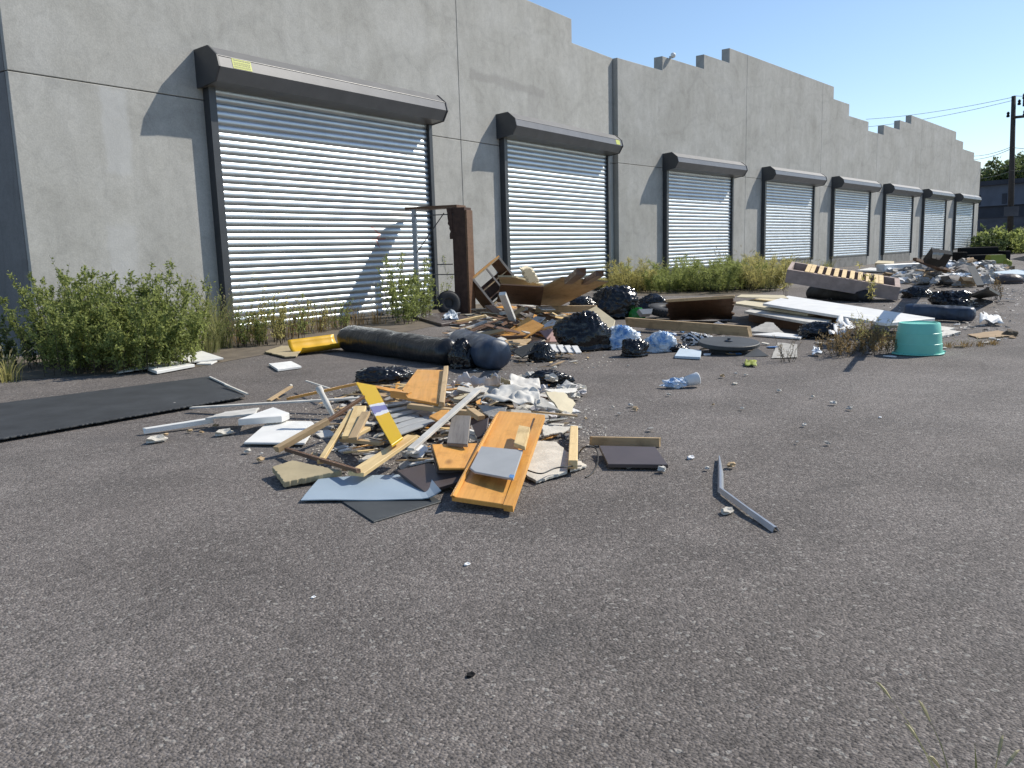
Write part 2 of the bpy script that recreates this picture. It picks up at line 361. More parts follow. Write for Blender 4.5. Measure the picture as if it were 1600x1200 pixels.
def sheet(name, label, cat, quad, mat, hfun=None, n=(14, 10), amp=.0, nsc=5., t=.0, group=None, seed=0, smooth=True):
    """a bent or crumpled sheet over four (u, v, z) corners"""
    Q = [gp(*q) for q in quad]; o_ = sum(Q, Vector())/4; m = MB(); nx, ny = n; vs = []
    for j in range(ny+1):
        for i in range(nx+1):
            s_, t_ = i/nx, j/ny; p = (Q[0]*(1-s_)+Q[1]*s_)*(1-t_)+(Q[3]*(1-s_)+Q[2]*s_)*t_
            if amp: p = p + Vector((noise.noise(p*nsc+Vector((seed, 3, 0)))*.5, noise.noise(p*nsc+Vector((0, seed, 9)))*.5, abs(noise.noise(p*nsc+Vector((7, 0, seed))))+.5*abs(noise.noise(p*nsc*2.7+Vector((7, 0, seed))))))*amp
            if hfun: p = p + hfun(s_, t_)
            vs.append(p-o_)
    m.add(vs, [(j*(nx+1)+i, j*(nx+1)+i+1, (j+1)*(nx+1)+i+1, (j+1)*(nx+1)+i) for j in range(ny) for i in range(nx)])
    o = m.build(name, mat, None, smooth, Matrix.Translation(o_)); fix_normals(o.data)
    if t:
        md = o.modifiers.new('thickness', 'SOLIDIFY'); md.thickness = t; md.offset = 0
    tag(o, label, cat, group); return o
def bag(name, label, cat, u, v, wpx, hpx, mat='bag_black', group=None, seed=0, dep=.8, amp=.22, sub=5, knot=False, base=0.):
    """a lumpy plastic bag whose front foot stands at u, v"""
    P = gp(u, v, base); k = ppm(P); W = wpx/k; H = hpx/k; Dp = W*dep
    H = max(H - Dp*.10, H*.7)
    away = Vector((P.x, P.y, 0)).normalized(); side = Vector((away.y, -away.x, 0)); c = P + away*Dp*.42
    bm = bmesh.new(); bmesh.ops.create_icosphere(bm, subdivisions=sub, radius=1)
    for vv in bm.verts:
        d = vv.co.normalized(); so_ = Vector((seed*3.1, seed*1.7, seed))
        rg = lambda q: (1-abs(noise.noise(q))*2.2)
        dq = d + Vector((noise.noise(d*2+so_), noise.noise(d*2-so_), 0))*.35
        hx = Vector((d.x, d.y, 0)); hx = hx.normalized() if hx.length > 1e-4 else Vector((1, 0, 0)); wob_ = noise.noise(d*2.3+so_)*.5
        fold = max(0, rg(Vector((hx.x*3.4+wob_, hx.y*3.4, d.z*.9+wob_))+so_))**4
        fold2 = max(0, rg(Vector((dq.x*3.0, dq.y*3.0, dq.z*6.5))+so_*1.3))**5
        r = 1 + amp*1.15*noise.noise(d*1.2+so_) + amp*.40*fold*(.35+abs(d.z)) + amp*.28*fold2 - amp*.25*max(0, rg(dq*4.2-so_))**4
        p = d*r; z = p.z
        z = (z+.55)/1.5 if z > -.55 else -.01*(1+z)
        if knot and d.z > .93: z += (d.z-.93)*5
        q = side*(p.x*W/2) + away*(p.y*Dp/2)
        sp = 1.0 + (.12 if z < .12 else 0)
        vv.co = q*sp + Vector((0, 0, max(0.003, z*H)))
    me = bpy.data.meshes.new(name); bm.to_mesh(me); bm.free(); me.materials.append(MATS[mat])
    for p in me.polygons: p.use_smooth = True
    o = link(name, me); o.location = c; tag(o, label, cat, group); return o

# ------------------------------------------------------------------ ground
gm = MB(); gm.add([(-150, -250, 0), (900, -250, 0), (900, 400, 0), (-150, 400, 0)], [(0, 1, 2, 3)])
tag(gm.build('ground', 'asphalt'), kind='structure')

# ------------------------------------------------------------------ the building
D = 11.517; XC = 22.6; Y2 = 11.36; ANG = -.109; X0 = 5.638; ZJ = 3.676; XE = 70.24
ca, sa = math.cos(ANG), math.sin(ANG)
bld = empty('warehouse_building', (X0, D, 0))
tag(bld, 'long grey concrete warehouse with stepped parapet and eight metal roller shutters', 'building')
def inb(o, M):   # place a part of the building by a world matrix
    o.parent = bld; o.matrix_parent_inverse = Matrix.Translation((-X0, -D, 0)); o.matrix_basis = M; return o
M1 = Matrix.Translation((0, D, 0))
M2 = Matrix.Translation((XC, Y2, 0)) @ Matrix.Rotation(ANG, 4, 'Z')
S = lambda X: (X-XC)/ca                       # world X -> distance along the second front
G = .006
def panel(prof, M, th=.3, mat='concrete'):
    """a precast panel: outline in x, z, front face at y = 0, chamfered edge"""
    n = len(prof); cx = sum(p[0] for p in prof)/n; m = MB()
    def off(p, i):
        a_ = Vector(prof[i-1]); b_ = Vector(p); c_ = Vector(prof[(i+1) % n]); d1 = (b_-a_).normalized(); d2 = (c_-b_).normalized()
        nn = Vector((-d1.y, d1.x))+Vector((-d2.y, d2.x)); return b_ + nn*.008
    ins = [off(p, i) for i, p in enumerate(prof)]
    m.add([(p.x, 0, p.y) for p in ins] + [(p[0], .008, p[1]) for p in prof] + [(p[0], th, p[1]) for p in prof],
          [tuple(range(n))] + [(i, (i+1) % n, n+(i+1) % n, n+i) for i in range(n)] + [(n+i, n+(i+1) % n, 2*n+(i+1) % n, 2*n+i) for i in range(n)] + [tuple(range(2*n, 3*n))[::-1]])
    o = m.build('wall_panel', mat); fix_normals(o.data); inb(o, M); return o
def rect(x0, x1, z0, z1): return [(x0+G, z0+G), (x1-G, z0+G), (x1-G, z1), (x0+G, z1)]
def steps(x0, x1, z0, tops):
    """panel outline with a stepped top; tops = [(x_end, z)...] counter-clockwise from the lower left"""
    prof = [(x0+G, z0+G), (x1-G, z0+G)]; x = x0; up_ = []
    for xe, z in tops:
        a_, b_ = max(x0, x), min(x1, xe); x = xe
        if b_ > a_+1e-4: up_ += [(a_+(G if a_ == x0 else 0), z), (b_-(G if b_ == x1 else 0), z)]
    return prof + up_[::-1]
T1 = [(11.0, 8.05), (17.6, 7.85), (20.25, 7.24), (XC, 6.64)]
panel(steps(X0, 15.2, ZJ, T1), M1, .06); panel(steps(15.2, XC, ZJ, T1), M1)
DO1 = [(8.69, 13.92), (16.82, 21.99)]
for x0, x1 in ((X0, 8.69), (8.69, 15.2), (15.2, 18.5), (18.5, XC)):
    panel(rect(x0, x1, -.02, ZJ-G), M1, .06 if x0 == X0 else .3)
T2 = [(25.15, 6.63), (27.88, 7.06), (29.77, 7.53), (40.12, 8.03), (42.19, 7.51), (45.02, 6.99), (47.45, 6.57), (50.18, 7.07), (52.28, 7.57), (62.55, 8.04), (64.6, 7.57), (67.95, 7.1), (XE, 6.6)]
T2 = [(S(x), z) for x, z in T2]
JN = [XC, 31.21, 38.78, 46.5, 54.5, 61.45, XE]
for x0, x1 in zip(JN[:-1], JN[1:]):
    panel(steps(S(x0), S(x1), ZJ, T2), M2); panel(rect(S(x0), S(x1), -.02, ZJ-G), M2)
# the end of the second front where it stands proud of the first, dark backing in the joints, side wall, roof
b = MB(); b.box(X0+.32, XC+.1, .065, .29, 0, 6.55); inb(b.build('wall_backing', 'dark_gap'), M1)
b = MB(); b.box(.02, S(XE)-.02, .03, .29, 0, 6.5); inb(b.build('wall_backing', 'dark_gap'), M2)
Ms = Matrix.Translation((X0, D+.064, 0)) @ Matrix.Rotation(-math.pi/2, 4, 'Z')     # side wall runs back along +Y
for i in range(4):
    y0 = -(i+1)*7.; y1 = -i*7.
    panel(rect(y0, y1, -.02, ZJ-G), Ms, .3, 'concrete_dark'); panel(rect(y0, y1, ZJ, 8.05), Ms, .3, 'concrete_dark')
b = MB(); b.box(-27.9, -.35, .03, .28, 0, 7.9); inb(b.build('wall_backing', 'dark_gap'), Ms)
b = MB(); b.add([(X0+.3, D+.3, 6.3), (XC, D+.3, 6.3), (XE, Y2+.3+(XE-XC)*sa/ca, 6.3), (XE+3, D+28, 6.3), (X0+.3, D+28.3, 6.3)], [(0, 1, 2, 3, 4)])
inb(b.build('roof', 'tar_roof'), Matrix())
Me = Matrix.Translation((XE, Y2+(XE-XC)*sa/ca, 0)) @ Matrix.Rotation(ANG+math.pi/2, 4, 'Z')
b = MB(); b.box(.31, 25, .0, .3, 0, 6.6); inb(b.build('end_wall', 'concrete'), Me)

# roller shutters: one slat mesh for all of them
PITCHS = .1145
sm = MB(); prof = []
for i in range(9):
    th_ = -.9+1.8*i/8; prof.append((-.056*math.cos(th_)+.038, .5*PITCHS*math.sin(th_)/math.sin(.9)))
prof.append((.012, prof[-1][1]))
n = len(prof); vs_ = []
for x in (-.5, .5): vs_ += [(x, p[0], p[1]) for p in prof]
sm.add(vs_, [(i, i+1, n+i+1, n+i) for i in range(n-1)])
slat_me = sm.build('slat', 'galvanised', None, True, None, True); fix_normals(slat_me)
def hood_prof(z0, z1):
    h = z1-z0
    return [(.0, z1), (-.33, z1+.02), (-.52, z0+h*.74), (-.56, z0+h*.42), (-.44, z0+.02), (-.08, z0-.03), (0, z0-.03)]
def shutter(x0, x1, zb, zt, hz, M, sticker=None, hl=.2, hr=.1):
    m = MB(); m.box(x0+.004, x1-.004, -.045, -.004, zb-.04, zt+.01)
    root = m.build('roller_shutter', 'rail_paint'); inb(root, M)
    W = x1-x0; nsl = int(round((zt-zb)/PITCHS)); pz = (zt-zb)/nsl
    def ch(o, loc, sc=(1, 1, 1)):
        o.parent = root; o.location = loc; o.scale = sc; return o
    for xa, xb in ((x0-.13, x0), (x1, x1+.10)):
        m = MB(); m.box(xa, xb, -.15, -.003, max(zb-.06, 0)+.002, zt+.02); ch(m.build('guide_rail', 'rail_paint'), (0, 0, 0))
    for i in range(nsl):
        o = bpy.data.objects.new('slat', slat_me); C0.objects.link(o); ch(o, ((x0+x1)/2, -.075, zb+(i+.5)*pz), (W-.01, 1, pz/PITCHS))
    h = MB(); h.prism(hood_prof(zt, hz), x0-hl, x1+hr); ho = h.build('hood', 'hood_paint'); fix_normals(ho.data); ch(ho, (0, 0, 0))
    # folded seam along the hood front, end caps and bottom bar
    pf = hood_prof(zt, hz); h = MB(); h.tube([(x0-hl-.002, pf[2][0]-.004, pf[2][1]), (x1+hr+.002, pf[2][0]-.004, pf[2][1])], .005, 5); ch(h.build('hood_seam', 'hood_paint'), (0, 0, 0))
    for xa, s_ in ((x0-hl, -1), (x1+hr, 1)):
        cpf = [(p[0]*1.03 if p[0] < 0 else p[0]-.001, (p[1]-(zt+hz)/2)*1.05+(zt+hz)/2) for p in pf]
        h = MB(); h.prism(cpf, xa, xa+s_*.03); e_ = h.build('hood_end_cap', 'rail_paint'); fix_normals(e_.data); ch(e_, (0, 0, 0))
    h = MB(); h.box(x0+.006, x1-.006, -.09, -.05, zb-.05, zb+.012); ch(h.build('bottom_bar', 'rail_paint'), (0, 0, 0))
    if zb > .2:
        h = MB(); h.box(x0+.003, x1-.003, -.09, -.002, .0, zb-.055); ch(h.build('sill', 'sill_concrete'), (0, 0, 0))
    else:
        h = MB(); h.box(x0, x1, -.10, -.0015, .0, .02); ch(h.build('sill', 'sill_concrete'), (0, 0, 0))
    if sticker:
        a_, b_ = Vector(pf[2]), Vector(pf[3]); d = (b_-a_); nrm = Vector((d.y, -d.x)).normalized()*-1
        if nrm.x > 0: nrm = -nrm
        sx0, sw, f0, f1, lines = sticker
        def quad(xa, xb, fa, fb, e):
            p, q = a_+d*fa+nrm*e, a_+d*fb+nrm*e
            return [(xa, p.x, p.y), (xb, p.x, p.y), (xb, q.x, q.y), (xa, q.x, q.y)]
        h = MB(); h.add(quad(sx0, sx0+sw, f0, f1, .004), [(0, 1, 2, 3)]); ch(h.build('warning_sticker', 'sticker_yellow'), (0, 0, 0))
        if lines:
            h = MB(); df = f1-f0
            for li, (yy, hh_) in enumerate(((.10, .12), (.34, .05), (.44, .05), (.56, .09), (.74, .05), (.84, .05))):
                x = sx0+sw*.06
                while x < sx0+sw*.92:
                    L = sw*R.uniform(.03, .09); h.add(quad(x, min(x+L, sx0+sw*.95), f0+df*yy, f0+df*(yy+hh_), .006), [(0, 1, 2, 3)]); x += L+sw*R.uniform(.015, .03)
            ch(h.build('sticker_lettering', 'sticker_ink'), (0, 0, 0))
    return root
shutter(8.69, 13.92, .03, 3.885, 4.40, M1, (8.74, .36, .02, .95, True))
shutter(16.82, 21.99, .05, 3.87, 4.37, M1, (21.72, .24, .1, .9, False))
D3 = [(25.3, 29.85, .45), (32.78, 37.74, .52), (40.32, 45.32, .50), (47.92, 52.9, .50), (55.4, 60.38, .22), (63.1, 68.2, .5)]
for x0, x1, zb in D3: shutter(S(x0), S(x1), zb, 3.62, 4.10, M2, None, .12, .28 if x0 < 60 else .2)
# flood light on the parapet
fl = empty('parapet_light', (25.62, Y2-(25.62-XC)*.1094-.05, 7.06)); tag(fl, 'small white lamp fixed on top of the stepped parapet', 'lamp')
m = MB(); m.lathe([(.0, .0), (.07, .0), (.085, .035), (.08, .08), (.04, .12), (0, .125)], 14); o = m.build('lamp_head', 'lamp_white', fl, True); o.location = (0, -.02, .05); o.rotation_euler = (rad(50), 0, 0)
m = MB(); m.box(-.05, .05, -.04, .06, 0, .06); m.build('lamp_base', 'grey_metal', fl)

# ------------------------------------------------------------------ beyond the building: pole, wires, far block, trees
PX = Vector((75*math.cos(.118), 75*math.sin(.118), 0))
def dirpt(u, dist):
    d = ray(u, 400); d.z = 0; d.normalize(); return d*dist
def zat(u, v, dist):
    d = ray(u, v); k = dist/math.hypot(d.x, d.y); return CAM.z + d.z*k
DP = 78.; pb = dirpt(1577, DP); ptop = zat(1585, 150, DP)
pole = empty('utility_pole', pb); tag(pole, 'tall dark wooden utility pole with transformer brackets and wires', 'utility pole')
d_ = ray(1584, 150); d_.z = 0; tp = d_.normalized()*DP-pb
m = MB(); m.tube([(0, 0, 0), (tp.x*.5, tp.y*.5, ptop*.5), (tp.x, tp.y, ptop)], [.24, .21, .16], 10); m.build('shaft', 'pole_wood', pole, True)
m = MB(); m.box(-.3, .3, -1.2, .4, ptop*.86, ptop*.86+.14); m.build('crossarm', 'pole_wood', pole)
for yy, zz in ((-1.1, .87), (-.8, .87), (.3, .87), (-.7, .975), (-.4, .94)):
    m = MB(); m.lathe([(0, 0), (.1, 0), (.13, .1), (.08, .2), (.12, .3), (.05, .42), (0, .42)], 8); o = m.build('insulator', 'black_void', pole); o.location = (tp.x, yy+tp.y, ptop*zz)
m = MB(); m.tube([(0, -.5, ptop*.93), (0, -.5, ptop*.99)], .28, 10); m.build('transformer', 'far_dark', pole)
m = MB(); m.box(-.4, -.34, -.45, .55, zat(1577, 338, DP), zat(1577, 323, DP))
sg = m.build('notice_board', 'far_wall', pole)
def wire(a_, b_, sag, r=.016, lab='thin overhead cable strung behind the stepped parapet'):
    m = MB(); A = Vector(a_); B = Vector(b_); pts = [A.lerp(B, i/16)-Vector((0, 0, sag*4*(i/16)*(1-i/16))) for i in range(17)]
    o = m.build('overhead_wire', 'wire_black') if False else None
    m.tube([p-A for p in pts], r, 4); o = m.build('overhead_wire', 'wire_black'); o.location = A; return tag(o, lab, 'cable', 'overhead cables at the utility pole')
dl = 95.
for v0, u1, v1 in ((152, 1345, 187), (157, 1345, 199), (230, 1500, 244), (233, 1500, 250), (257, 1500, 264), (268, 1500, 278)):
    q = dirpt(u1, dl); wire((pb.x+tp.x, pb.y+tp.y, zat(1580, v0, DP)), (q.x, q.y, zat(u1, v1, dl)), .25, .022)
for v0, u1, v1 in ((150, 1680, 146), (230, 1680, 232), (266, 1680, 262)):
    q = dirpt(u1, 70); wire((pb.x+tp.x, pb.y+tp.y, zat(1580, v0, DP)), (q.x, q.y, zat(u1, v1, 70)), .15, .022, 'thin overhead cable running from the pole away from the warehouse')
# far industrial block
DB = 112.; L_ = dirpt(1500, DB); Rr = dirpt(1800, DB*.93); tz = zat(1560, 290, DB); ex = (Rr-L_); Lb = ex.length; rz = math.atan2(ex.y, ex.x)
fb = empty('industrial_block', L_, rz); tag(fb, 'low dark blue-grey industrial block beyond the utility pole', 'building')
m = MB(); m.box(0, Lb, 0, 18, zat(1560, 322, DB), tz); m.build('upper_wall', 'far_block', fb)
m = MB(); m.box(.2, Lb-.2, .4, 17.6, 0, zat(1560, 322, DB)); m.build('lower_wall', 'far_dark', fb)
m = MB(); m.box(-.2, Lb+.2, -.5, 18.3, tz, tz+.5); m.build('roof_edge', 'far_dark', fb)
for i in range(12):
    x = 1.5+i*2.9
    m = MB(); m.box(x, x+.5, -.06, .02, zat(1560, 320, DB), tz-1.0); m.build('pilaster', 'far_dark', fb)
DW = 96.; A = dirpt(1490, DW); B = dirpt(1800, DW*.93); ex = B-A
fwl = empty('yard_wall', A, math.atan2(ex.y, ex.x)); tag(fwl, 'dirty stained concrete yard wall in shade below the industrial block', 'wall')
m = MB(); m.box(0, ex.length, 0, .4, 0, zat(1560, 341, DW)); m.build('wall', 'far_wall', fwl)
m = MB(); m.box(-.05, ex.length+.05, -.06, .46, zat(1560, 341, DW), zat(1560, 341, DW)+.15); m.build('coping', 'far_dark', fwl)

# ------------------------------------------------------------------ vegetation
def leaf_quad(m, p, d, L, W, n_):
    d = d.normalized(); s_ = d.cross(n_)
    if s_.length < 1e-4: s_ = d.orthogonal()
    s_.normalize(); m.add([p, p+d*L*.45+s_*W*.5, p+d*L, p+d*L*.45-s_*W*.5], [(0, 1, 2, 3)])
def rv(r_): return Vector((r_.gauss(0, 1), r_.gauss(0, 1), r_.gauss(0, 1))).normalized()
def weed(name, label, cat, P, h, spread, stems=14, leaves=60, L=.05, W=.018, leafmat='leaf_green', group=None, seed=0, lean=.35, branch=5, stemmat='bark', taper=.8, r0=.005, low=.08):
    """a weed: upright stems, side shoots and many small leaves; foot at P"""
    r_ = random.Random(seed*97+13); root = empty(name, P); tag(root, label, cat, group); st = MB(); lf = MB()
    for s_ in range(stems):
        an = r_.uniform(0, 2*math.pi); rr = spread*math.sqrt(r_.random())*.55; b0 = Vector((math.cos(an)*rr, math.sin(an)*rr, 0))
        hh = h*r_.uniform(.5, 1.14)*(1-.25*rr/max(spread, .01)); dr = Vector((math.cos(an), math.sin(an), 0))*lean*r_.uniform(.3, 1)*hh
        pts = [b0 + dr*(t_**1.6) + Vector((r_.uniform(-.02, .02), r_.uniform(-.02, .02), hh*t_)) for t_ in (0, .25, .5, .75, 1)]
        st.tube(pts, [r0, r0*.9, r0*.7, r0*.45, r0*.2], 3, False)
        def at(t_):
            i = min(3, int(t_*4)); return pts[i].lerp(pts[i+1], t_*4-i)
        for k in range(branch):
            t_ = r_.uniform(.15, .95); p = at(t_); bl = h*.28*(1.1-t_*taper)*r_.uniform(.5, 1.1); bd = (rv(r_)*.8+Vector((0, 0, .75))).normalized()
            q = p+bd*bl; st.tube([p, p.lerp(q, .5)+Vector((0, 0, .01)), q], [r0*.45, r0*.35, r0*.15], 3, False)
            for j in range(max(2, leaves//(branch+2))):
                pp = p.lerp(q, r_.random()); leaf_quad(lf, pp, (rv(r_)+bd*.5), L*r_.uniform(.5, 1.2), W*r_.uniform(.6, 1.2), rv(r_))
        for j in range(leaves//3):
            t_ = low+(1-low)*r_.random()**.8; leaf_quad(lf, at(t_), rv(r_)+Vector((0, 0, .4)), L*r_.uniform(.6, 1.3)*(1.15-t_*.6), W*r_.uniform(.6, 1.2), rv(r_))
    tag(st.build('stem', stemmat, root), kind='stuff'); tag(lf.build('foliage', leafmat, root), kind='stuff'); return root
def grass(name, label, cat, P, h, spread, blades=40, heads=10, mat='grass_blade', group=None, seed=0, wd=.006, hl=.06):
    r_ = random.Random(seed*31+5); root = empty(name, P); tag(root, label, cat, group); bl = MB(); hd = MB()
    for i in range(blades+heads):
        an = r_.uniform(0, 6.283); b0 = Vector((math.cos(an), math.sin(an), 0))*spread*.35*r_.random(); hh = h*r_.uniform(.5, 1); d = Vector((math.cos(an), math.sin(an), 0))*hh*r_.uniform(.2, .75)
        s_ = Vector((-math.sin(an), math.cos(an), 0))*wd*r_.uniform(.6, 1.1); ts = (0, .35, .7, 1)
        pts = [b0+d*t_*t_+Vector((0, 0, hh*(t_-.28*t_*t_*(1 if i < blades else .5)))) for t_ in ts]
        k = .35 if i >= blades else 1
        bl.add([pts[0]-s_*k, pts[0]+s_*k, pts[1]-s_*k, pts[1]+s_*k, pts[2]-s_*.7*k, pts[2]+s_*.7*k, pts[3]], [(0, 1, 3, 2), (2, 3, 5, 4), (4, 5, 6)])
        if i >= blades:
            e = pts[3]; dd = (pts[3]-pts[2]).normalized(); hd.tube([e-dd*.01, e+dd*hl*.25, e+dd*hl*.7-Vector((0, 0, hl*.06)), e+dd*hl-Vector((0, 0, hl*.2))], [.002, wd*.75, wd*.65, .001], 5)
    tag(bl.build('blade', mat, root), kind='stuff'); tag(hd.build('seed_head', 'seed_head', root), kind='stuff'); return root
# green bushes along the wall beside the first shutter
bushes = [(92, 572, 1.02), (128, 566, .98), (165, 572, 1.1), (205, 566, 1.02), (240, 568, 1.04), (276, 560, .9), (150, 582, .74), (222, 580, .72), (110, 584, .7), (262, 574, .66)]
for i, (u, v, h) in enumerate(bushes):
    P = gp(u, v); weed('mugwort_weed', 'bushy green mugwort weed in the thicket at the foot of the blank wall', 'weed', P, h*1.12, .58, 28, 170, .055, .021, 'leaf_green', 'green weeds along the blank wall', i, .34, 10, taper=.95)
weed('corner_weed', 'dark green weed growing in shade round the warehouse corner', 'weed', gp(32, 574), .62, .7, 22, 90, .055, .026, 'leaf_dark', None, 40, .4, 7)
grass('foxtail_tuft', 'yellowed foxtail grass tuft at the warehouse corner', 'grass tuft', gp(12, 596), .42, .4, 60, 26, 'leaf_yellow', None, 3)
for i, (u, v, h, m_) in enumerate(((318, 532, 1.0, 'leaf_green'), (300, 548, .7, 'leaf_green'), (342, 540, 1.15, 'leaf_green'), (308, 540, .9, 'leaf_green'))):
    weed('rail_weed', 'wispy green weed beside the rail of the widest shutter', 'weed', gp(u, v), h, .35, 9, 45, .06, .012, m_, 'weeds beside the shutter rail', 50+i, .35, 5)
for i, (u, v, h) in enumerate(((335, 534, 1.25), (348, 544, 1.0), (325, 552, .7), (340, 540, 1.2))):
    grass('rail_tuft', 'tall arching green grass at the rail of the widest shutter', 'grass tuft', gp(u, v), h, .5, 46, 16, 'grass_blade', 'grass at the shutter rail', 10+i, .007)
weed('brown_weed', 'yellow-brown upright weed standing before the widest shutter', 'weed', gp(422, 538), .66, .42, 16, 80, .04, .018, 'leaf_yellow', None, 61, .22, 8)
for i, (u, v, h) in enumerate(((362, 542, .7), (410, 534, .8), (455, 530, .6), (488, 520, .55), (520, 514, .5))):
    weed('shutter_weed', 'sparse olive weed among the dry grass before the widest shutter', 'weed', gp(u, v), h, .5, 12, 60, .05, .017, 'leaf_yellow' if i % 2 else 'leaf_green', 'olive weeds before the widest shutter', 400+i, .4, 7)
weed('green_weed', 'small dark green weed next to the yellow-brown one', 'weed', gp(396, 540), .5, .3, 12, 70, .045, .018, 'leaf_green', None, 62, .25, 7)
for i, (u, v, h) in enumerate(((445, 528, .7), (470, 522, .75), (500, 518, .72), (530, 512, .62), (400, 530, .8), (375, 536, .8), (560, 508, .5), (590, 506, .45))):
    grass('dry_tuft', 'dry bent grass tuft along the foot of the widest shutter', 'grass tuft', gp(u, v), h, .8, 34, 14, 'leaf_dry', 'dry grass along the widest shutter', 20+i, .006, .05)
for i, (u, v, h) in enumerate(((618, 499, 1.3), (650, 500, 1.25), (632, 506, .85), (664, 497, 1.0), (642, 503, 1.0))):
    weed('frame_weed', 'slim green weed at the metal legs of the upended frame', 'weed', gp(u, v), h, .34, 9, 120, .07, .022, 'leaf_green', 'green weeds by the upended frame', 70+i, .18, 7)
weed('pier_weed', 'slim pale green weed against the pier behind the upended frame', 'weed', gp(703, 480), 1.3, .4, 8, 50, .07, .018, 'leaf_green', None, 80, .2, 6)
weed('pier_weed', 'low feathery weed at the shutter rail behind the upended frame', 'weed', gp(684, 484), .7, .5, 8, 44, .06, .018, 'leaf_green', None, 81, .3, 6)
# verge of weeds before the third shutter
k = 0
for u in range(952, 1216, 15):
    v = 447 + (8 if 960 < u < 1195 else 2) - (2 if u > 1150 else 0) + R.uniform(-5, 3)
    gy = u > 1180 or u < 985
    weed('verge_weed', 'bushy yellow-green weed in the verge before the third shutter' if gy else 'bushy green weed in the verge before the third shutter', 'weed', gp(u, v), R.uniform(.45, .95), 1.0, 34, 150, .13, .013, 'leaf_yellow' if gy else 'leaf_green', 'yellow weeds in the verge' if gy else 'green weeds in the verge', 100+k, .55, 6, r0=.007); k += 1
for i, (u, v, h) in enumerate(((958, 440, 1.0), (1000, 440, 1.2), (1050, 436, 1.1), (1075, 437, 1.1), (1120, 436, 1.0), (1160, 440, 1.3), (1195, 432, .9), (1225, 428, .8), (1255, 424, .7), (1290, 420, .6))):
    grass('seeding_tuft', 'tall seeding grass rising behind the verge weeds by the shutters', 'grass tuft', gp(u, v), h, 1.2, 60, 30, 'leaf_yellow' if i in (0, 2, 6, 7, 8) else 'grass_blade', 'tall grass behind the verge', 60+i, .012, .14)
for i, (u, v, h) in enumerate(((1330, 412, .5), (1345, 411, .55), (1380, 408, .6), (1425, 404, .9), (1437, 402, 1.0), (1448, 401, .7), (1492, 397, .8), (1510, 396, 1.1))):
    grass('yellow_tuft', 'yellow dry grass tuft between the far shutters', 'grass tuft', gp(u, v), h, 1.6, 60, 26, 'leaf_yellow', 'dry grass between the far shutters', 90+i, .02, .16)
# dry weeds on the asphalt near the tub
for i, (u, v, h) in enumerate(((1305, 553, .34), (1335, 548, .36), (1362, 546, .42), (1385, 548, .32), (1322, 556, .26), (1372, 553, .28))):
    weed('dry_weed', 'brown dry weed tuft beside the turquoise tub', 'weed', gp(u, v), h, .34, 16, 44, .035, .010, 'leaf_dry' if i != 2 else 'leaf_yellow', 'dry weeds beside the tub', 140+i, .35, 6, r0=.003)
weed('dry_weed', 'lone spiky dry weed growing from the asphalt near the round disc', 'weed', gp(1229, 565), .30, .16, 13, 12, .03, .006, 'leaf_dry', None, 150, .45, 3, r0=.003)
for i, (u, v) in enumerate(((1480, 543), (1505, 542), (1530, 541), (1550, 538))):
    grass('low_tuft', 'low dry grass in the asphalt crack behind the tub', 'grass tuft', gp(u, v), .1, .3, 40, 8, 'leaf_dry', 'low grass behind the tub', 160+i, .004, .03)
for i, (u, v, h) in enumerate(((1342, 471, .8), (1360, 474, .6), (1228, 462, .9))):
    weed('slim_weed', 'single yellow-green weed stem beside the slatted bed base', 'weed', gp(u, v), h, .1, 3, 30, .11, .028, 'leaf_yellow', 'weed stems beside the bed base', 170+i, .1, 2)
weed('slim_weed', 'brown twiggy weed by the black bag in the far litter', 'weed', gp(1570, 468), .7, .4, 9, 24, .05, .014, 'leaf_dry', None, 178, .35, 5)
# foxtail at our feet
grass('foxtail_plant', 'pale foxtail grass with seed heads at the near edge of the asphalt', 'grass tuft', gp(1525, 1290), .21, .3, 14, 11, 'grass_blade', None, 203, .005, .042)
# scrub below the yard wall and trees behind the block
for i in range(22):
    u = 1531+i*6.5; dist = 74+R.uniform(-6, 12)
    weed('verge_shrub', 'scrubby green shrub in the strip below the yard wall', 'shrub', dirpt(u, dist), R.uniform(1.1, 2.2), 2.6, 14, 70, .34, .17, 'leaf_green' if i % 3 else 'leaf_dark', 'scrub below the yard wall', 220+i, .45, 7, r0=.02)
def tree(u, dist, h, rx, seed):
    r_ = random.Random(seed); P = dirpt(u, dist); root = empty('broadleaf_tree', P); tag(root, 'dark green tree crown rising behind the industrial block', 'tree', 'trees behind the industrial block')
    t_ = MB(); t_.tube([(0, 0, 0), (.1, 0, h*.3), (0, .2, h*.6), (.2, .1, h*.85)], [.35, .28, .18, .05], 7)
    lf = MB(); cl = []
    for i in range(16):
        c = Vector((r_.gauss(0, rx*.5), r_.gauss(0, rx*.5), h*r_.uniform(.5, .95))); cl.append(c); t_.tube([(0, 0, h*r_.uniform(.3, .5)), c*.6+Vector((0, 0, h*.2)), c], [.1, .06, .02], 4)
    for c in cl:
        for j in range(170):
            p = c+rv(r_)*rx*.42*r_.random()**.4; leaf_quad(lf, p, rv(r_), r_.uniform(.35, .7), r_.uniform(.2, .4), rv(r_))
    t_.build('trunk', 'bark', root); tag(lf.build('crown', 'leaf_dark', root), kind='stuff')
for i, (u, h) in enumerate(((1538, 10.4), (1553, 11.3), (1566, 10.6), (1592, 11.6), (1604, 12.8), (1622, 11), (1650, 12))): tree(u, 138+i % 3*5, h, 3.0, 300+i)
# dirt along the wall foot
def dirt(name, pts, lab):
    m = MB(); P = [gp(*p) for p in pts]; m.add([(p.x, p.y, .004) for p in P], [tuple(range(len(P)))]); o = m.build(name, 'soil'); tag(o, kind='structure')
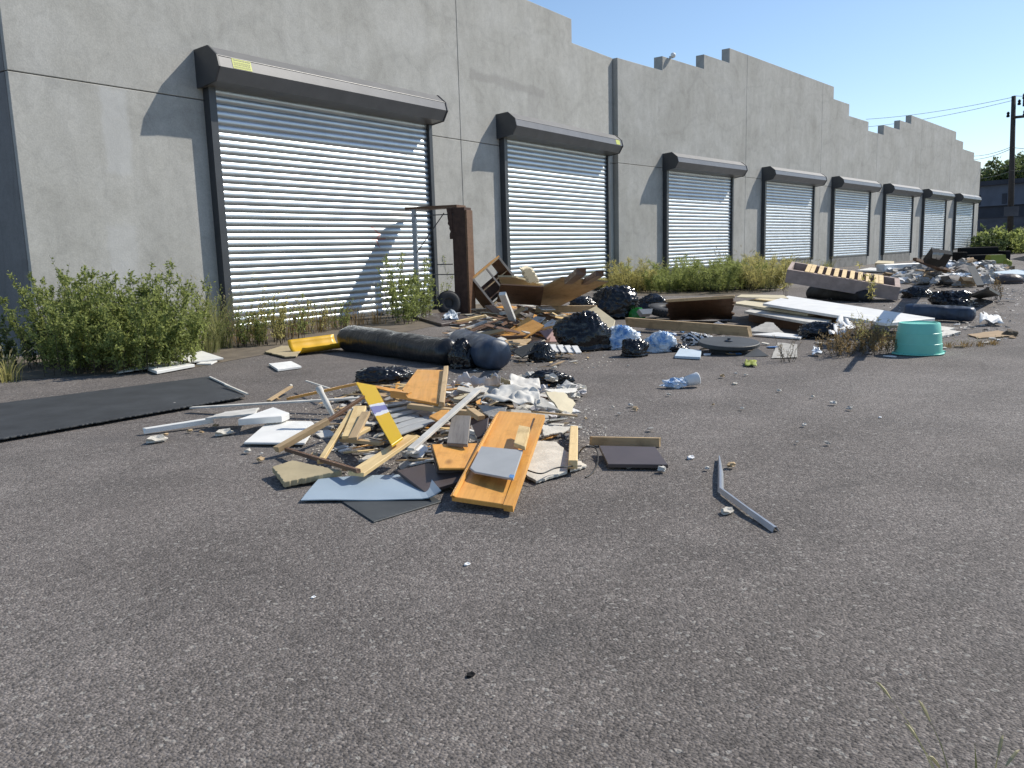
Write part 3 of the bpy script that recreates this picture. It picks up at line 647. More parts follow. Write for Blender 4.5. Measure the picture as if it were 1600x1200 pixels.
#DEBRIS#
for nm, pts in (('wall_verge', [(-40, 600), (60, 592), (300, 575), (420, 553), (560, 535), (700, 505), (760, 490), (775, 470), (700, 478), (345, 521), (60, 556), (-40, 566)]), ('shutter_verge', [(925, 462), (1180, 462), (1240, 440), (1225, 428), (1135, 436), (968, 452)])):
    dirt(nm, pts, '')

# ---------------------------------------------------------------- upended frame by the first shutter
uf = empty('upended_bed_frame', (13.0, 10.5, 0)); tag(uf, 'rusty sofa-bed frame standing on end with torn brown upholstery between two shutters', 'bed frame')
A_ = Vector((12.88, 11.09, 0)); B_ = Vector((13.12, 10.14, 0)); ax = (B_-A_).normalized(); dp_ = Vector((-ax.y, ax.x, 0))
if dp_.dot(A_) < 0: dp_ = -dp_
def ufp(m, name, mat): o = m.build(name, mat, uf); o.location = -uf.location; fix_normals(o.data); return o
def obox(m, o, ex_, ey, z0, z1):
    o = Vector(o); m.add([o+Vector((0, 0, z0)), o+ex_+Vector((0, 0, z0)), o+ex_+ey+Vector((0, 0, z0)), o+ey+Vector((0, 0, z0)), o+Vector((0, 0, z1)), o+ex_+Vector((0, 0, z1)), o+ex_+ey+Vector((0, 0, z1)), o+ey+Vector((0, 0, z1))], [(0, 3, 2, 1), (4, 5, 6, 7), (0, 1, 5, 4), (1, 2, 6, 5), (2, 3, 7, 6), (3, 0, 4, 7)])
L_u = (B_-A_).length
for k_ in (0,):
    m = MB(); obox(m, A_+dp_*k_+ax*.02, ax*.09, dp_*.05, 0, 2.08); ufp(m, 'leg', 'grey_metal')
m = MB(); obox(m, A_-ax*.12, ax*(L_u+.15), dp_*.46, 2.08, 2.13); ufp(m, 'top_rail', 'wood_brown')
m = MB(); obox(m, B_-ax*.08, ax*.27, dp_*.34, .0, 2.075); ufp(m, 'upholstered_side', 'brown_cloth')
m = MB(); obox(m, B_+ax*.195, ax*.04, dp_*.3, .0, 2.02); ufp(m, 'side_board', 'wood_brown')
for za, zb_, t0, t1 in ((1.95, 1.95, .08, .95), (1.22, 1.98, .1, .75), (.98, .98, .9, .55), (.78, .78, .1, .95)):
    m = MB(); m.tube([A_+ax*L_u*t0+Vector((0, 0, za)), A_+ax*L_u*t1+Vector((0, 0, zb_))], .011, 5); ufp(m, 'wire_brace', 'rail_paint')
m = MB(); vs = []
for j in range(13):
    z = 2.07-j*.05; w_ = .10+.07*noise.noise(Vector((j*.6, 2, 1)))-.012*j*.4
    vs += [B_-ax*(.075+max(.0, w_))-dp_*.01+Vector((0, 0, z)), B_-ax*.07-dp_*.015+Vector((0, 0, z))]
m.add(vs, [(2*j, 2*j+1, 2*j+3, 2*j+2) for j in range(12)]); o = ufp(m, 'torn_cloth', 'brown_cloth'); md = o.modifiers.new('thickness', 'SOLIDIFY'); md.thickness = .02
# dark tyre leaning behind the frame
def tyre(label, loc, Rr_, rr, M, name='tyre', group=None):
    m = MB(); prof = []
    for k_ in range(14):
        a_ = 2*math.pi*k_/14; prof.append((Rr_-rr*.95+rr*math.copysign(abs(math.cos(a_))**.7, math.cos(a_)), rr*.62*math.copysign(abs(math.sin(a_))**.6, math.sin(a_))))
    m.lathe(prof, 40, True); root = m.build(name, 'rubber', None, True, Matrix.Translation(loc) @ M); fix_normals(root.data); tag(root, label, 'tyre', group)
    for k_ in range(44):
        a_ = 2*math.pi*k_/44
        b_ = MB(); b_.box(Rr_-.012, Rr_+.008, -.012, .012, -rr*.45, rr*.45)
        if k_ == 0: me0 = b_.build('tread_block', 'rubber', None, False, None, True)
        o = bpy.data.objects.new('tread_block', me0); C0.objects.link(o); o.parent = root; o.rotation_euler = (0, 0, a_)
    return root
P = gp(704, 494); ty_ = tyre('dark tyre propped upright against the foot of the upended frame', (P.x+.2, P.y+.2, .235), .235, .085, Matrix.Rotation(rad(-35), 4, 'Z') @ Matrix.Rotation(rad(82), 4, 'X'))
m = MB(); m.lathe([(0, .03), (.07, .03), (.10, .012), (.17, .01), (.17, -.02), (0, -.02)], 24); m.build('wheel_hub', 'rubber', ty_)
P = gp(1046, 497); tyre('black car tyre lying flat among the rubbish bags', (P.x, P.y, .13), .36, .12, Matrix.Rotation(rad(8), 4, 'X') @ Matrix.Rotation(rad(-4), 4, 'Y'))

# ---------------------------------------------------------------- left side pieces
slab('rubber_mat', 'large dark rubber mat lying flat on the asphalt', 'mat', [(-190, 654, .014), (326, 588, .02), (383, 618, .035), (366, 622), (-190, 718)], .010, 'rubber_mat', .006)
stick('pale_rod', 'thin pale rod along the end of the dark rubber mat', 'rod', (328, 589, .035), (358, 603, .04), .018, .014, 'white_dirty')
stick('pale_rod', 'thin pale rod across the corner of the dark rubber mat', 'rod', (352, 601, .055), (387, 616, .045), .02, .014, 'plaster')
slab('white_tile', 'white board with a dark edge, farthest of the heap below the green weeds', 'board', [(261, 552, .07), (315, 548, .07), (349, 559, .05), (296, 565)], .018, 'white_paint')
slab('white_tile', 'thick white board lying before the heap below the green weeds', 'board', [(231, 575, .045), (259, 563, .05), (304, 569, .045), (245, 580)], .03, 'white_paint')
slab('white_tile', 'dirty white board half hidden under the green weeds', 'board', [(182, 582, .03), (226, 564, .06), (262, 566, .06), (240, 573)], .012, 'white_dirty', .012)
slab('white_tile', 'small white offcut beside the heap below the green weeds', 'board', [(307, 568, .025), (318, 564, .03), (340, 563, .025), (330, 568)], .015, 'white_paint')
slab('white_tile', 'single white square lying on bare asphalt before the yellow shell', 'board', [(420, 568, .03), (455, 564, .03), (471, 572, .03), (434, 577)], .022, 'white_paint')
slab('tan_board', 'tan hardboard piece lying under the yellow curved shell', 'board', [(413, 549, .03), (440, 540, .03), (480, 541, .03), (462, 556), (446, 557)], .015, 'hardboard', .01)
# yellow curved shell
Q0, Q1, Q2 = gp(468, 557, .01), gp(520, 548, .01), gp(545, 527, .02)
ys = MB(); base = gp(472, 556); e1 = gp(545, 548)-gp(472, 556); e1.z = 0; Ly = e1.length; e1.normalize(); e2 = Vector((-e1.y, e1.x, 0)); 
if e2.dot(base) < 0: e2 = -e2
vs = []; nx, ny = 12, 10
for j in range(ny+1):
    th_ = rad(-62)+rad(150)*j/ny
    for i in range(nx+1):
        r_ = .17*(1+.01*math.sin(i*1.3)); vs.append(e1*(Ly*i/nx)+e2*(.17+r_*math.sin(th_)*1.3)+Vector((0, 0, .175-r_*math.cos(th_)+.02*i/nx)))
ys.add(vs, [(j*(nx+1)+i, j*(nx+1)+i+1, (j+1)*(nx+1)+i+1, (j+1)*(nx+1)+i) for j in range(ny) for i in range(nx)])
o = ys.build('yellow_shell', 'yellow_plastic', None, True, Matrix.Translation(base)); fix_normals(o.data); md = o.modifiers.new('thickness', 'SOLIDIFY'); md.thickness = .008
tag(o, 'curved yellow plastic half shell beside the black wrapped roll', 'plastic shell')

# rolls
def roll(name, label, A, B, rA, rB, mat, sag=0, seed=1, bulge=.0, wr=.02, fold=True, cat='roll'):
    A, B = Vector(A), Vector(B); d = (B-A); L = d.length; d.normalize(); s_ = d.cross(Vector((0, 0, 1))).normalized(); u_ = s_.cross(d)
    N, K = 46, 36; vs = []
    for i in range(N+1):
        t_ = i/N; e = min(t_, 1-t_)*L; rr = (rA*(1-t_)+rB*t_)*(1+bulge*math.sin(math.pi*t_))
        rc = .10; endk = 1 if e > rc else math.sqrt(max(0.02, 1-((rc-e)/rc)**2))*.35+.65 if e > 0 else 0.0
        if i in (0, N): endk = .62
        for k_ in range(K):
            a_ = 2*math.pi*k_/K; q = Vector((t_*L*2.2, math.cos(a_)*1.1, math.sin(a_)*1.1+seed))
            wv_ = wr*(noise.noise(q*1.3)+.7*(.4-abs(noise.noise(Vector((q.x*4, q.y*1.2, q.z*1.2)))))*1.2)
            r_ = rr*endk+wv_
            z = math.sin(a_)*r_; z = max(z, -rr*.86)
            vs.append(A+d*(t_*L)+s_*(math.cos(a_)*r_*1.06)+u_*(z))
    fs = [(i*K+k_, i*K+(k_+1) % K, (i+1)*K+(k_+1) % K, (i+1)*K+k_) for i in range(N) for k_ in range(K)]
    n0 = len(vs); vs += [A-d*.01, B+d*.02]
    fs += [(k_, n0, (k_+1) % K) for k_ in range(K)] + [(N*K+(k_+1) % K, n0+1, N*K+k_) for k_ in range(K)]
    o_ = (A+B)/2; m = MB(); m.add([v_-o_ for v_ in vs], fs); o = m.build(name, mat, None, True, Matrix.Translation(o_)); fix_normals(o.data); tag(o, label, cat); return o
a0 = gp(545, 549); a1 = gp(712, 574); aw = Vector((a0.x, a0.y, 0)).normalized()
A = a0+aw*.17+Vector((0, 0, .155)); B = a1+aw*.15+Vector((0, 0, .13))
br = roll('wrapped_roll', 'long roll wrapped in black plastic lying on the asphalt', A, B, .175, .145, 'bag_roll', seed=4, wr=.016)
c0 = gp(716, 566); c1 = gp(778, 582); aw2 = Vector((c1.x, c1.y, 0)).normalized()
roll('blue_bolster', 'slate blue padded bolster at the end of the black wrapped roll', c0+aw2*.36+Vector((0, 0, .17)), c1+aw2*.14+Vector((0, 0, .155)), .165, .168, 'bolster_blue', seed=9, bulge=.06, wr=.012, cat='bolster')
bag('plastic_wrap', 'bunched black plastic between the wrapped roll and the blue bolster', 'plastic wrap', 722, 577, 38, 44, 'bag_black', None, 33, .6, .3)

# ---------------------------------------------------------------- foreground pile
S_ = slab
S_('dark_sheet', 'dark sheet corner sticking out under the blue laminate', 'sheet', [(531, 781, .008), (584, 815, .008), (690, 783, .008), (640, 755), (540, 760)], .006, 'dark_sheet')
sheet('blue_laminate', 'pale blue laminate sheet with one curled end', 'sheet', [(470, 782, .014), (690, 780, .014), (664, 740, .03), (499, 747, .03)], 'blue_laminate', lambda s, t: Vector((0, 0, .002*math.sin(s*9+t*4)+max(0, s-.86)**2*2.2*(1-.6*t))), (22, 8), t=.005, smooth=False)
S_('brown_board', 'grey-brown laminate board beside the pale blue sheet', 'board', [(620, 735, .065), (669, 723, .085), (728, 738, .07), (716, 752), (663, 768)], .018, 'brown_laminate')
S_('orange_board', 'orange board with dark edge under the left side of the cabinet door', 'board', [(675, 694, .15), (752, 692, .13), (734, 731, .10), (686, 731)], .012, 'wood_orange')
S_('dark_backing', 'dark board lying directly below the small orange board', 'board', [(673, 696, .125), (752, 695, .11), (734, 735, .075), (683, 735)], .016, 'brown_laminate')
cdoor = S_('cupboard_front', 'large orange cabinet door lying across the front of the heap', 'cabinet door', [(780, 642, .20), (838, 646, .19), (794, 789, .045), (706, 776)], .022, 'wood_orange')
S_('stile', '', '', [(839, 646.5, .205), (851, 648, .205), (801, 791, .05), (786, 789)], .03, 'wood_orange', parent=cdoor)
S_('panel_strip', '', '', [(776, 648, .215), (781, 643, .216), (712, 777, .06), (707, 774)], .012, 'wood_orange', parent=cdoor)
gplate = S_('grey_square_board', 'grey square panel with a clipped corner lying on the cabinet door', 'panel', [(752, 697, .165), (817, 703, .165), (802, 748, .12), (742, 737), (734, 731)], .010, 'grey_laminate')
S_('sticker', '', '', [(797, 741, .128), (804, 742, .128), (802, 747, .122), (795, 745)], .002, 'bag_blue', parent=gplate)
S_('pine_block', 'short pale pine offcut lying on the cabinet door', 'wood', [(811, 664, .215), (828, 667, .215), (820, 698, .185), (803, 692)], .022, 'wood_pine')
ob = S_('orange_cupboard_board', 'orange cabinet panel propped up at the back of the near heap', 'panel', [(652, 577, .31), (694, 578, .31), (685, 631, .215), (637, 622), (628, 608)], .018, 'wood_orange')
stick('edge_batten', '', '', (697, 575, .325), (690, 632, .215), .035, .035, 'wood_tan', parent=ob)
stick('orange_block', 'short orange timber under the propped cabinet panel', 'wood', (612, 615, .22), (640, 619, .22), .04, .05, 'wood_orange')
stick('white_batten', 'long thin white batten slanting across the near heap', 'batten', (747, 609, .36), (642, 702, .17), .042, .016, 'white_dirty')
stick('pine_plank', 'bright pine plank with a knot, its broken tip on the blue sheet', 'plank', (556, 741, .07), (645, 682, .16), .10, .02, 'wood_pine', taper=.75)
S_('painted_board', 'narrow board painted yellow, white and blue', 'board', [(556, 597, .30), (586, 602, .30), (629, 683, .19), (612, 695)], .014, 'painted_board')
S_('white_sheet_board', 'white square panel with two holes at the end of the long strip', 'panel', [(381, 691, .03), (421, 657, .05), (487, 658, .05), (494, 664), (476, 692)], .012, 'white_paint')
S_('white_sheet_board', 'white board lying behind the square white panel', 'panel', [(372, 655, .11), (427, 636, .13), (452, 645, .11), (440, 650)], .045, 'white_paint')
S_('white_board', 'ragged white broken board over the long white strip', 'board', [(320, 653, .09), (352, 643, .10), (404, 637, .12), (398, 646)], .014, 'white_dirty', .01)
stick('white_trim', 'short white moulded trim pointing left on the asphalt', 'trim', (226, 673, .03), (334, 656, .05), .05, .035, 'white_paint')
stick('white_strip', 'long thin grey-white strip reaching from under the heap', 'strip', (299, 637, .04), (575, 621, .16), .05, .012, 'white_dirty')
stick('tan_timber', 'tan timber sloping over the white square panel', 'timber', (431, 703, .05), (513, 657, .17), .05, .035, 'wood_tan')
stick('dark_timber', 'dark stick continuing behind the tan sloping timber', 'timber', (513, 657, .17), (568, 620, .27), .022, .02, 'wood_brown')
stick('pine_strip', 'thin pine strip slanting up through the near heap', 'strip', (500, 722, .06), (550, 643, .24), .032, .022, 'wood_pine')
stick('pine_plank', 'wide pine offcut in the fan of broken planks', 'plank', (544, 684, .15), (563, 637, .26), .075, .022, 'wood_pine')
stick('pine_plank', 'narrow pine offcut next to the wide one in the fan', 'plank', (551, 686, .15), (572, 645, .25), .05, .02, 'wood_tan')
stick('pine_plank', 'short pine stub lying in the fan of broken planks', 'plank', (553, 680, .16), (573, 669, .18), .06, .02, 'wood_pine')
stick('tan_batten', 'flat tan batten below the fan of broken planks', 'batten', (534, 687, .12), (597, 693, .12), .04, .02, 'wood_tan')
stick('table_leg', 'pale turned furniture leg poking up behind the white panels', 'furniture leg', (498, 606, .30), (521, 651, .12), .05, .05, 'white_dirty', rnd=True)
stick('brown_pole', 'thin dark brown pole behind the tan hardboard corner', 'pole', (447, 702, .05), (560, 736, .09), .024, .02, 'wood_brown')
S_('tan_board', 'tan hardboard with nail holes at the front corner of the heap', 'board', [(425, 729, .06), (457, 719, .07), (534, 735, .06), (444, 753)], .03, 'hardboard', .004)
stick('orange_strip', 'thin orange strip along the back edge of the near heap', 'strip', (450, 623, .10), (560, 599, .22), .035, .02, 'wood_orange')
stick('tan_batten', 'weathered batten pointing out at the back left of the heap', 'batten', (420, 626, .03), (455, 604, .06), .035, .015, 'wood_tan')
stick('thin_lath', 'thin lath sticking up at the back left of the heap', 'lath', (478, 595, .10), (518, 608, .12), .016, .01, 'white_dirty')
# slatted vent panel
vp = S_('slatted_panel', 'white slatted panel under the propped cabinet panel, shade painted into its grey slats', 'panel', [(600, 630, .12), (660, 622, .13), (690, 655, .11), (612, 684)], .01, 'brown_laminate')
for i in range(6):
    f_ = i/6; a_ = (600+12*f_, 630+54*f_); b_ = (660+30*f_, 622+33*f_)
    stick('slat', '', '', (a_[0]+3, a_[1]+4, .13-.005*f_), (b_[0]+1, b_[1]+4, .14-.02*f_), .088, .010, 'grey_laminate', parent=vp)  # white slats made grey: the shade over them is put into their colour
S_('grey_board', 'weathered grey board standing behind the small orange board', 'board', [(706, 648, .26), (735, 649, .26), (730, 694, .16), (698, 692)], .02, 'wood_grey')
S_('brown_board', 'small dark brown panel beside the weathered grey board', 'board', [(737, 664, .18), (763, 652, .22), (760, 678, .15), (745, 684)], .012, 'brown_laminate')
S_('orange_offcut', 'orange offcut hidden behind the white batten', 'wood', [(670, 650, .18), (690, 640, .2), (702, 640, .2), (690, 660)], .015, 'wood_orange')
stick('tan_timber', 'short tan timber above the dark brown panel', 'timber', (735, 641, .22), (752, 653, .2), .05, .03, 'wood_tan')
stick('tan_timber', 'long tan timber lying under the propped cabinet panel', 'timber', (640, 634, .19), (740, 646, .17), .05, .03, 'wood_tan')
S_('plasterboard', 'large cream plasterboard piece right of the cabinet door', 'plasterboard', [(832, 688, .05), (870, 690, .05), (893, 712, .04), (886, 736), (838, 751), (815, 738)], .014, 'plaster', .006)
S_('plasterboard', 'pointed cream plasterboard piece under the upright pine offcut', 'plasterboard', [(890, 708, .025), (917, 727, .02), (890, 735, .02)], .012, 'plaster', .005)
stick('pine_offcut', 'square pine offcut lying over the cream plasterboard tip', 'wood', (897, 671, .06), (895, 726, .06), .05, .045, 'wood_pine')
S_('plasterboard', 'beige broken board at the right end of the near heap', 'plasterboard', [(852, 611, .17), (880, 612, .15), (900, 630, .08), (890, 648), (872, 640)], .012, 'cream_board', .012)
S_('plasterboard', 'grey-green broken board next to the beige one', 'plasterboard', [(834, 618, .2), (850, 622, .18), (874, 640, .12), (838, 634)], .012, 'plaster_grey', .008)
S_('card_piece', 'pale card flap sticking out beside the small black bag', 'card', [(850, 608, .14), (903, 606, .10), (900, 612, .08), (872, 616)], .008, 'white_dirty', .005)
S_('tan_board', 'tan wedge-shaped board behind the crumpled pale cloth', 'board', [(768, 585, .2), (795, 596, .22), (797, 606, .16), (762, 604)], .012, 'hardboard', .006)
S_('grey_sheet', 'bent grey sheet under the crumpled pale cloth', 'sheet', [(747, 632, .17), (792, 636, .16), (790, 648, .12), (768, 654), (755, 645)], .008, 'plaster_grey', .006)
S_('tan_board', 'tan ragged board under the top of the cabinet door', 'board', [(845, 664, .09), (892, 666, .06), (880, 676, .04), (850, 680)], .012, 'plaster', .008)
stick('thin_lath', 'thin lath along the right edge of the near heap', 'lath', (830, 643, .10), (902, 650, .04), .02, .012, 'wood_tan')
stick('white_rod', 'pair of pale rods beside the weathered grey board, upper one', 'rod', (731, 673, .14), (757, 681, .12), .025, .02, 'white_paint')
stick('white_rod', 'pair of pale rods beside the weathered grey board, lower one', 'rod', (729, 680, .12), (752, 688, .10), .02, .02, 'white_dirty')
sheet('pale_cloth', 'crumpled pale pinkish cloth at the top of the near heap', 'cloth', [(704, 606, .2), (790, 612, .18), (776, 594, .28), (722, 592, .26)], 'cloth_pale', None, (28, 20), .10, 9, .004, seed=2)
sheet('white_cloth', 'crumpled white plastic sheet draped over the middle of the near heap', 'plastic sheet', [(752, 634, .17), (850, 636, .14), (842, 612, .22), (778, 612, .20)], 'white_dirty', None, (30, 22), .08, 6, .003, seed=5)
sheet('white_cloth', 'flat pale sheet next to the small black bag on the heap', 'plastic sheet', [(790, 608, .15), (846, 612, .12), (840, 594, .16), (800, 590, .18)], 'white_dirty', None, (18, 14), .05, 7, .003, seed=6)
bag('rubbish_bag', 'crumpled black plastic at the back left of the near heap', 'rubbish bag', 600, 601, 82, 30, 'bag_black', None, 3, .7, .34, base=.10)
bag('rubbish_bag', 'small split black bag at the back right of the near heap', 'rubbish bag', 858, 604, 66, 26, 'bag_black', None, 8, .6, .4, base=.0)
S_('brown_board', 'dark brown board lying apart on the bare asphalt', 'board', [(936, 696, .055), (1024, 698, .055), (1044, 726, .035), (950, 725)], .02, 'brown_laminate')
stick('tan_batten', 'tan batten set on edge behind the lone brown board', 'batten', (925, 689, .032), (1032, 691, .032), .022, .055, 'wood_tan')
def cable(name, label, pts, r=.004, mat='wire_black', cat='cable'):
    P = [gp(*p) for p in pts]; q = []
    for i in range(len(P)-1):
        p0, p1, p2, p3 = P[max(i-1, 0)], P[i], P[i+1], P[min(i+2, len(P)-1)]
        for k_ in range(6):
            t_ = k_/6; q.append(.5*((2*p1)+(p2-p0)*t_+(2*p0-5*p1+4*p2-p3)*t_*t_+(3*p1-p0-3*p2+p3)*t_**3))
    q.append(P[-1]); m = MB(); m.tube([x-P[0] for x in q], r, 5); o = m.build(name, mat, None, True); o.location = P[0]; return tag(o, label, cat)
cable('black_wire', 'thin black wire looping between the heap and the brown board', [(904, 722, .01), (906, 706, .05), (918, 697, .1), (932, 702, .05), (934, 722, .01), (926, 738, .006), (915, 746, .006)])
cable('black_wire', 'thin black wire curving over the cream plasterboard', [(822, 734, .06), (845, 740, .06), (866, 732, .06), (886, 729, .06), (908, 728, .03)], .004)
# bent grey trim on bare asphalt
m = MB(); pts = [gp(1124, 714, .02), gp(1126, 736, .035), gp(1126, 764, .03), gp(1168, 795, .03), gp(1212, 826, .016)]; o_ = pts[2]; vs = []
for i, p in enumerate(pts):
    d = (pts[min(i+1, 4)]-pts[max(i-1, 0)]); d.z = 0; d.normalize(); s_ = Vector((d.y, -d.x, 0)); w_ = (.007, .014, .015, .013, .017)[i]
    vs += [p-s_*w_-o_-Vector((0, 0, .012)), p-s_*w_*.3-o_+Vector((0, 0, .008)), p+s_*w_*.4-o_+Vector((0, 0, .008)), p+s_*w_-o_-Vector((0, 0, .014))]
m.add(vs, [(i*4+k_, i*4+k_+1, i*4+5+k_, i*4+4+k_) for i in range(4) for k_ in range(3)]); o = m.build('bent_trim', 'grey_metal', None, False, Matrix.Translation(o_)); fix_normals(o.data); md = o.modifiers.new('thickness', 'SOLIDIFY'); md.thickness = .004
tag(o, 'bent strip of grey metal trim lying alone on the asphalt', 'metal trim')
# blue and white cup
cu = empty('paper_cup', gp(1072, 606)); tag(cu, 'white cup tangled with blue plastic lying on bare asphalt', 'cup')
cu.rotation_euler[2] = math.atan2(rt0.y, rt0.x)
m = MB(); m.lathe([(0, 0), (.042, 0), (.055, .10), (.058, .105), (.055, .11), (.05, .10), (.038, .01), (0, .01)], 20); o = m.build('cup', 'paper_white', cu, True); o.rotation_euler = (0, rad(82), rad(15)); o.location = (.0, 0, .058)
bm = bmesh.new(); bmesh.ops.create_icosphere(bm, subdivisions=3, radius=1)
for vv in bm.verts:
    r_ = 1+.7*noise.noise(vv.co*2.3)+.3*noise.noise(vv.co*6); vv.co = Vector((vv.co.x*.11*r_-.08, vv.co.y*.05*r_, max(.003, .04+vv.co.z*.045*r_)))
me = bpy.data.meshes.new('blue_wrap'); bm.to_mesh(me); bm.free(); me.materials.append(MATS['blue_white_bag']); o = link('blue_wrap', me, cu)

# ---------------------------------------------------------------- middle heap
# tilted cabinet: built in its own frame, leaning on the heap
cb = gp(771, 487); Hc = Vector((cb.x, cb.y, 0)).normalized()
sd = Vector((Hc.y, -Hc.x, 0)); c00 = cb-Hc*.12+Vector((0, 0, .13))
N_ = (sd*.17+Vector((0, 0, .12))-Hc*.36).normalized()
Y_ = sd*math.cos(rad(37))+Vector((0, 0, math.sin(rad(37)))); Y_ = (Y_-N_*Y_.dot(N_)).normalized()
X_ = Y_.cross(N_)
if X_.z < 0: X_ = -X_
cab = empty('cabinet_carcass', c00); tag(cab, 'broken open cabinet carcass tilted on its corner on the rubble', 'cabinet')
MC = Matrix(((X_.x, Y_.x, N_.x, c00.x), (X_.y, Y_.y, N_.y, c00.y), (X_.z, Y_.z, N_.z, c00.z), (0, 0, 0, 1)))
cab.matrix_world = MC; a1, b1, dd = .68, .80, .40
def cp(name, mat, *bx):
    m = MB(); m.box(*bx); return m.build(name, mat, cab)
cp('side_panel', 'wood_brown', 0, a1, 0, .018, -dd, 0); cp('side_panel', 'wood_brown', 0, a1, b1-.018, b1, -dd, 0)
cp('end_panel', 'wood_brown', 0, .018, .019, b1-.019, -dd, -.001); cp('end_panel', 'wood_orange', a1-.018, a1, .019, b1-.019, -dd, -.001)
cp('back_panel', 'wood_brown', .05, a1*.62, .02, b1-.02, -dd-.006, -dd+.004)
for x0, x1, y0, y1 in ((0, a1, -.01, .035), (0, a1, b1-.035, b1+.01), (-.01, .03, .036, b1-.036), (a1-.03, a1+.01, .036, b1-.036), (.031, a1-.031, b1*.5-.018, b1*.5+.018)):
    cp('face_frame', 'wood_grey' if x1-x0 > .1 else 'wood_tan', x0, x1, y0, y1, .001, .02)
cp('shelf', 'wood_tan', a1*.5, a1*.5+.018, .02, b1-.02, -dd*.8, -.04)
cp('shelf', 'wood_brown', a1*.2, a1*.2+.018, .02, b1-.02, -dd*.9, -.03)
m = MB(); m.box(a1-.006, a1+.022, -.012, b1+.012, -dd, .022); m.build('cabinet_top', 'wood_orange', cab)
S_('plywood_sheet', 'big dirty plywood sheet leaning on the middle heap', 'plywood', [(797, 475, .32), (878, 434, .82), (950, 441, .74), (876, 478)], .02, 'plywood')
stick('brown_timber', 'brown furniture leg sticking up behind the plywood sheet, straighter one', 'furniture leg', (888, 440, .80), (908, 424, .98), .10, .07, 'wood_brown')
stick('brown_timber', 'brown furniture leg lying on the plywood edge, lower one', 'furniture leg', (914, 441, .74), (937, 427, .9), .10, .07, 'wood_brown')
S_('cream_panel', 'cream crumpled panel standing behind the cabinet carcass', 'panel', [(815, 421, 1.02), (830, 418, 1.02), (842, 440, .78), (828, 442)], .03, 'cream_board', .02)
S_('carpet_piece', 'stiff beige carpet piece bent over beside the cabinet carcass', 'carpet', [(778, 433, .82), (806, 434, .80), (850, 446, .64), (822, 449), (786, 447)], .03, 'hardboard', .02)
S_('brown_board', 'dark brown board in the shade under the beige carpet', 'board', [(782, 445, .72), (850, 449, .66), (845, 478, .35), (776, 472)], .02, 'wood_brown')
bag('brown_pillow', 'dark brown lump of cloth wedged by the plywood sheet', 'cloth', 827, 456, 22, 20, 'brown_cloth', None, 5, .8, .3, base=.5)
S_('brown_plank', 'dark brown board sloping from the cabinet carcass to the ground', 'plank', [(757, 477, .36), (770, 476, .36), (810, 506, .12), (801, 513)], .03, 'wood_brown')
stick('white_stick', 'short white stick leaning upright against the rubble', 'stick', (785, 459, .62), (801, 500, .22), .10, .05, 'white_paint')
stick('white_block', 'small white timber crossing the leaning white stick', 'wood', (781, 490, .25), (800, 487, .28), .07, .05, 'white_dirty')
stick('tan_timber', 'tan timber rising beside the leaning white stick', 'timber', (799, 493, .25), (818, 481, .36), .08, .06, 'wood_tan')
stick('tan_beam', 'long tan beam lying level below the plywood sheet', 'beam', (838, 483, .28), (934, 482, .28), .09, .10, 'wood_tan')
stick('brown_beam', 'brown beam slanting below the long level beam', 'beam', (822, 481, .25), (880, 506, .12), .08, .05, 'wood_brown')
S_('white_sheet_board', 'white board lying on the long level beam', 'panel', [(840, 479, .35), (862, 479, .35), (868, 483, .33), (846, 483)], .015, 'white_paint')
mo = S_('orange_board', 'orange board lying on top of the middle heap', 'board', [(825, 495, .30), (850, 508, .24), (820, 528, .10), (780, 525)], .02, 'wood_orange')
S_('white_sheet_board', 'white panel behind the orange board of the middle heap', 'panel', [(838, 516, .16), (863, 498, .22), (882, 508, .18), (852, 520)], .012, 'white_paint')
S_('pink_panel', 'faded pink panel beside the large black rubbish bag', 'panel', [(844, 517, .20), (876, 511, .22), (870, 534, .06), (858, 534)], .012, 'pink_board')
S_('cream_panel', 'cream triangular panel behind the large black rubbish bag', 'panel', [(905, 491, .30), (931, 478, .40), (961, 500, .26), (957, 517)], .015, 'cream_board')
stick('dark_bar', 'dark timber lying in front of the orange board of the middle heap', 'timber', (764, 528, .10), (828, 527, .10), .05, .05, 'wood_brown')
S_('tan_board', 'tan board in front of the dark timber of the middle heap', 'board', [(770, 532, .08), (830, 529, .10), (815, 541, .05), (797, 547)], .02, 'wood_tan')
S_('tan_board', 'pale tan board sloping behind the blue bolster', 'board', [(742, 521, .14), (785, 513, .22), (790, 516, .2), (745, 528)], .03, 'wood_tan')
S_('brown_board', 'brown board lying flat left of the middle heap', 'board', [(701, 521, .05), (742, 500, .18), (774, 508, .16), (735, 520)], .02, 'wood_brown')
stick('grey_batten', 'grey-white batten on the brown board left of the middle heap', 'batten', (700, 523, .06), (760, 502, .2), .05, .03, 'white_dirty')
stick('tan_timber', 'yellowish timber lying at the foot of the upended frame', 'timber', (713, 503, .06), (770, 491, .14), .08, .04, 'wood_pine')
S_('dark_board', 'dark slab at the foot of the upended frame', 'board', [(640, 492, .05), (700, 488, .06), (745, 498, .06), (690, 506)], .04, 'brown_laminate')
S_('dark_board', 'dark curved board under the small black bag', 'board', [(797, 547, .09), (838, 533, .2), (852, 540, .18), (815, 558)], .012, 'dark_sheet')
sw = S_('ribbed_board', 'white ribbed panel in front of the large black rubbish bag', 'panel', [(848, 537, .12), (904, 541, .12), (906, 552, .06), (862, 549)], .01, 'brown_laminate')
for i in range(5):
    a_ = 849+i*11.4; stick('slat', '', '', (a_+3, 538+.7*i, .13), (a_+10, 549.5+.5*i, .075), .065, .012, 'white_paint', parent=sw)
